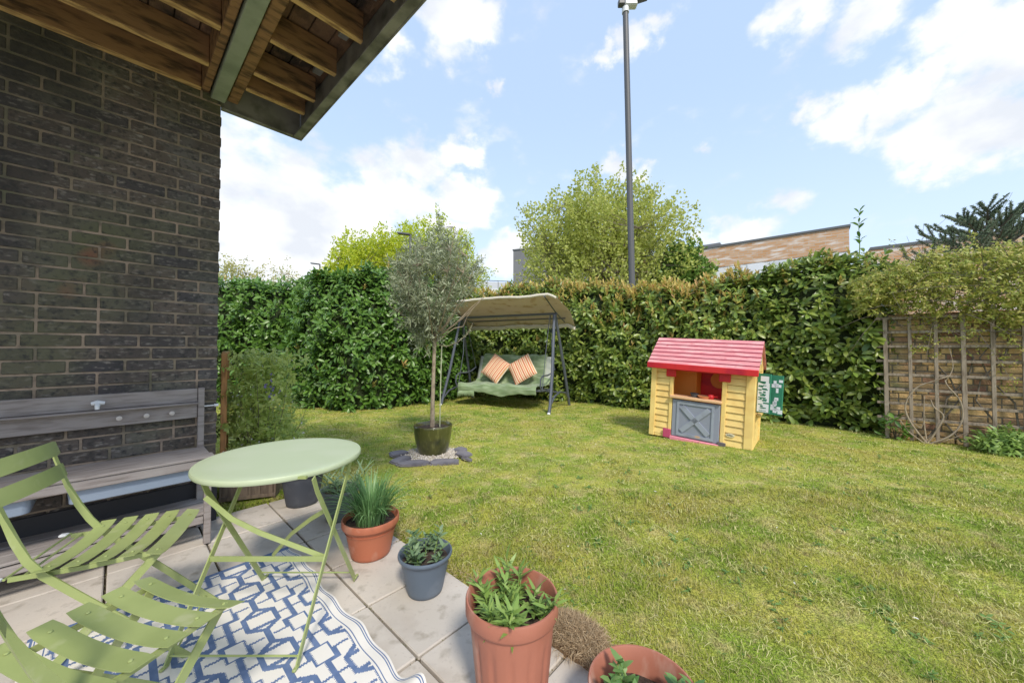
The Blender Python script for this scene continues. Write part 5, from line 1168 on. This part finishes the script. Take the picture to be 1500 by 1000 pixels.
g = MB(); g.span((-.02, -.014, .02), (.372, -.002, .05), bev=.002); g.build('plinth_rail', M['brown_wood'], pb)
ce = thing('flowering_climber', 'loose pale green climber dotted with small white flowers beside the house corner', 'climber', (-2.20, 3.25, 0)); gg = np.random.default_rng(51)
n = 760; q = gg.random(n); z = .28 + .92 * q; P = np.stack([gg.normal(.02, .15, n) - .20 * q + .04, gg.normal(0, .13, n), z], 1); P[:, 0] += .10 * np.sin(z * 7)
v, f = rosettes(P, gg.normal(0, .6, (n, 3)) + [.2, -.3, .5], 6, .052, .50, (40, 85), shape='kite', stem=.05); np_mesh('leaves', v, f, M['bright_leaf'], ce)
g = MB()
for i in range(32): a = P[gg.integers(n)]; g.tube([(gg.normal(0, .1), gg.normal(0, .08), .25), (a[0] * .7, a[1] * .7, a[2] * .6), tuple(a)], [.003, .0025, .001], 4, caps=False)
g.build('stems', M['bark'], ce)
k = gg.integers(0, n, 110); v, f = rosettes(P[k] + gg.normal(0, .04, (110, 3)) + [0, -.04, 0], np.tile([.1, -.9, .4], (110, 1)), 5, .010, .8, (70, 90), shape='kite', stem=.001); np_mesh('white_flowers', v, f, M['petal_white'], ce)
g = MB()
k = 14; PP = np.array([[.10, -.10, .90]]) + gg.normal(0, .035, (k, 3)); v, f = rosettes(PP, np.tile([.1, -.9, .3], (k, 1)), 5, .018, .7, (65, 90), shape='kite', stem=.001); np_mesh('purple_flowers', v, f, M['petal_purple'], ce)
bush('flowering_shrub', 'straggly flowering shrub in front of the dark hedge corner', (-2.50, 3.75, 0), (.34, .30, .95), 420, .045, .5, 'bright_leaf', 52, 'kite', hb=.1, stems=22)

# ================================================================ BEYOND THE HEDGE
tree('spreading_tree', 'large airy spring tree with pale olive green leaves behind the tall pole', (4.55, 18.2, 0), (0, 0, 5.0), (4.15, 3.8, 4.35), 'pale_leaf', 30, 2300, 16, .155, .7, .26, seed=3, tw_len=.62, hollow=.22, up=.4)
tree('maple_tree', 'smaller fuller green tree at the right foot of the pale spreading tree', (7.75, 16.8, 0), (0, 0, 3.6), (1.3, 1.3, 2.3), 'mid_leaf', 12, 330, 26, .19, .8, .14, seed=4, tw_len=.5, hollow=.4)
tree('lime_green_tree', 'bright yellow green tree above the left hedge', (-8.2, 21.5, 0), (0, 0, 4.3), (3.1, 2.6, 3.5), 'lime_leaf', 16, 1000, 22, .18, .6, .2, seed=5, tw_len=.6, hollow=.5)
tree('silver_birch', 'taller yellow green tree rising behind the olive tree', (-4.7, 21.0, 0), (0, 0, 4.9), (3.1, 2.7, 3.45), 'lime_leaf', 18, 700, 26, .17, .5, .2, seed=6, tw_len=.75, hollow=.3, up=.7)
tree('cream_leaved_tree', 'cream leaved tree just past the edge of the brick wall', (-17.6, 22.5, 0), (0, 0, 3.6), (2.1, 1.9, 3.3), 'cream_leaf', 12, 260, 18, .17, .6, .14, seed=7, tw_len=.6, hollow=.3)
tree('bare_topped_tree', 'thin pale twiggy tree between the cream tree and the street lamp', (-14.2, 22.5, 0), (0, 0, 3.5), (1.5, 1.4, 3.0), 'cream_leaf', 16, 200, 9, .13, .6, .12, seed=8, tw_len=.6, hollow=.2, barkm='pale_bark')

# conifer: upswept bottle brush branches
pn = thing('monkey_puzzle_tree', 'dark blue green conifer with upswept spiky branches behind the climber', 'conifer', (17.2, 13.0, 0)); gg = np.random.default_rng(61)
g = MB(); g.tube([(0, 0, 0), (0, 0, 3), (.1, 0, 6.0)], [.2, .14, .04], 8); parts = []
def brush(p0, p1, L):
    n = 190; t = gg.random(n); P = p0 + (p1 - p0) * t[:, None]; d = unit(p1 - p0); D = unit(gg.normal(size=(n, 3)) + d * .9); parts.append(leaves(P, D, gg.normal(size=(n, 3)), L * .85, .022, 'kite'))
for i in range(34):
    a = i * 2.4; z0 = 2.6 + 3.2 * (i / 34); Lb = 2.7 * (1 - (i / 34) * .72) * gg.uniform(.8, 1.1); d = np.array([math.cos(a), math.sin(a), .42]); s0 = np.array([0, 0, z0]); e = s0 + d * Lb + [0, 0, .15 * Lb]
    g.tube([s0, s0 + d * Lb * .5, e], [.05, .035, .02], 5)
    for j in range(9):
        q = .30 + .7 * j / 8; b = s0 + (e - s0) * q; sd_ = np.cross(d, [0, 0, 1]); dd = unit(d * .6 + sd_ * (1 if j % 2 else -1) * gg.uniform(.3, 1.0) + np.array([0, 0, gg.uniform(.4, 1.1)])); tip = b + dd * gg.uniform(.35, .65); g.tube([b, tip], [.018, .012], 4); brush(b, tip, .10)
g.build('trunk', M['bark'], pn); v, f = join_vf(parts); np_mesh('needles', v, f, M['pine'], pn)

# far brick building; local x runs from the near right corner away to the left
P0 = np.array((18.75, 20.0)); P1 = np.array((11.0, 26.3)); dv = P1 - P0; ang = math.atan2(dv[1], dv[0])
fb_ = thing('brick_building', 'long pale brick building with a row of windows beyond the hedge', 'building', (P0[0], P0[1], 0), ang)
g = MB(); g.span((0, -8, 6.65), (14, 0, 8.0)); g.build('upper_wall', M['facade'], fb_, smooth=False)
g = MB(); g.span((.02, -8, 0), (14, -.03, 6.64)); g.build('lower_wall', M['white_wall'], fb_, smooth=False)
g = MB(); g.span((-.06, -8, 8.003), (14, .06, 8.13)); g.build('parapet', M['roof_dark'], fb_, smooth=False)
g = MB(); g.span((6.4, -5, 8.14), (10.5, -.6, 8.45)); g.build('roof_box', M['grey_clad'], fb_, smooth=False)
for x, w, m in ((.6, 1.0, 'curtain'), (2.2, 1.4, 'curtain'), (3.9, .9, 'white'), (5.0, .7, 'curtain'), (7.2, .8, 'glass'), (8.5, .35, 'glass'), (9.1, .8, 'glass'), (10.6, .8, 'glass')):
    g = MB(); g.span((x, -.029, 5.5), (x + w, .0, 6.6)); wf = g.build('window', M['white_wall'], fb_, smooth=False); g = MB(); g.span((x + .05, .001, 5.55), (x + w - .05, .01, 6.55)); g.build('pane', M[m], wf, smooth=False)
b2 = thing('low_brick_building', 'lower brick building behind the climber, right of the long brick building', 'building', (20.6, 19.8, 0), ang)
g = MB(); g.span((-9, -4, 0), (.6, 0, 6.75)); g.build('wall', M['facade'], b2, smooth=False); g = MB(); g.span((-9, -4, 6.753), (.65, .05, 6.9)); g.build('parapet', M['roof_dark'], b2, smooth=False)
b3 = thing('grey_building', 'dark grey clad block half hidden behind the pale spreading tree', 'building', (.1, 29, 0), R(-22))
g = MB(); g.span((0, 0, 0), (9.5, 9, 9.1)); g.build('wall', M['grey_clad'], b3, smooth=False); g = MB(); g.span((-.05, -.05, 9.103), (9.5, 9.05, 9.2)); g.build('parapet', M['roof_dark'], b3, smooth=False)
b4 = thing('white_building', 'low white building with a roof rail left of the grey block', 'building', (-3.2, 32, 0), R(12))
g = MB(); g.span((0, 0, 0), (9, 8, 6.6)); g.build('wall', M['white_wall'], b4, smooth=False)
g = MB(); g.span((2.0, -.05, 6.1), (9, -.003, 6.2)); g.build('roof_edge', M['roof_dark'], b4, smooth=False)
g = MB(); g.tube([(0, 0, 7.3), (9, 0, 7.3)], .03, 4)
for k in range(10): g.tube([(k, 0, 6.6), (k, 0, 7.3)], .02, 4)
g.build('roof_rail', M['lamp'], b4)
g = MB(); g.span((.02, .01, 6.62), (9, .04, 7.2)); g.build('rail_panel', M['curtain'], b4, smooth=False)

tp_ = thing('lamp_column', 'tall dark grey column with camera housing on top, behind the hedge', 'column', (4.05, 12.0, 0)); tp_.rotation_euler = (0, R(-1.0), 0)
g = MB(); g.tube([(0, 0, 0), (0, 0, 12.6)], [.105, .092], 20); g.build('pole', M['lamp'], tp_)
g = MB(); g.tube([(0, 0, 12.55), (0, 0, 12.72)], .115, 16); g.build('collar', M['whiteplastic'], tp_)
g = MB(); g.box((.18, 0, 12.86), (.42, .25, .22), bev=.03); g.build('camera_housing', M['whiteplastic'], tp_); g = MB(); g.box((.55, -.1, 12.95), (.36, .2, .14), bev=.02, ry=-.3); g.box((-.15, -.05, 12.85), (.2, .2, .2), bev=.02); g.build('floodlight', M['lamp'], tp_)
def street_lamp(label, x, y, h, arm):
    t = thing('street_lamp', label, 'street lamp', (x, y, 0), 0, 'street lamps beyond the hedge')
    g = MB(); g.tube([(0, 0, 0), (0, 0, h)], [.09, .055], 10); g.build('post', M['lamp'], t)
    g = MB(); g.box((-arm / 2, 0, h + .03), (arm, .22, .09), bev=.03, ry=.12); g.build('lamp_head', M['lamp'], t)
street_lamp('dark street lamp standing in front of the bright lime foliage', -4.80, 17.0, 6.62, .6)
street_lamp('small street lamp against the sky left of the lime green tree', -16.0, 30.0, 8.25, .75)

# fallen petals and leaves on the lawn
n = 90; y = rng.uniform(1.6, 7, n); x = rng.uniform(-.3, 1.1, n) * y; P = np.stack([x, y, rng.uniform(.02, .035, n)], 1); uu = x * U[0] + y * U[1]; P = P[uu > UE + .05]
v, f = leaves(P, rand_dir(len(P)) * [1, 1, .2], np.tile([0, 0, 1.], (len(P), 1)) + rng.normal(0, .3, (len(P), 3)), rng.uniform(.012, .028, len(P)), .010, 'oval')
tag(np_mesh('fallen_petals', v, f, mat('dry_petal', (.62, .58, .45), .8, island=[(.75, .72, .66), (.38, .30, .16)])), 'scattered pale petals and dry leaves on the lawn', 'petals', kind='stuff')
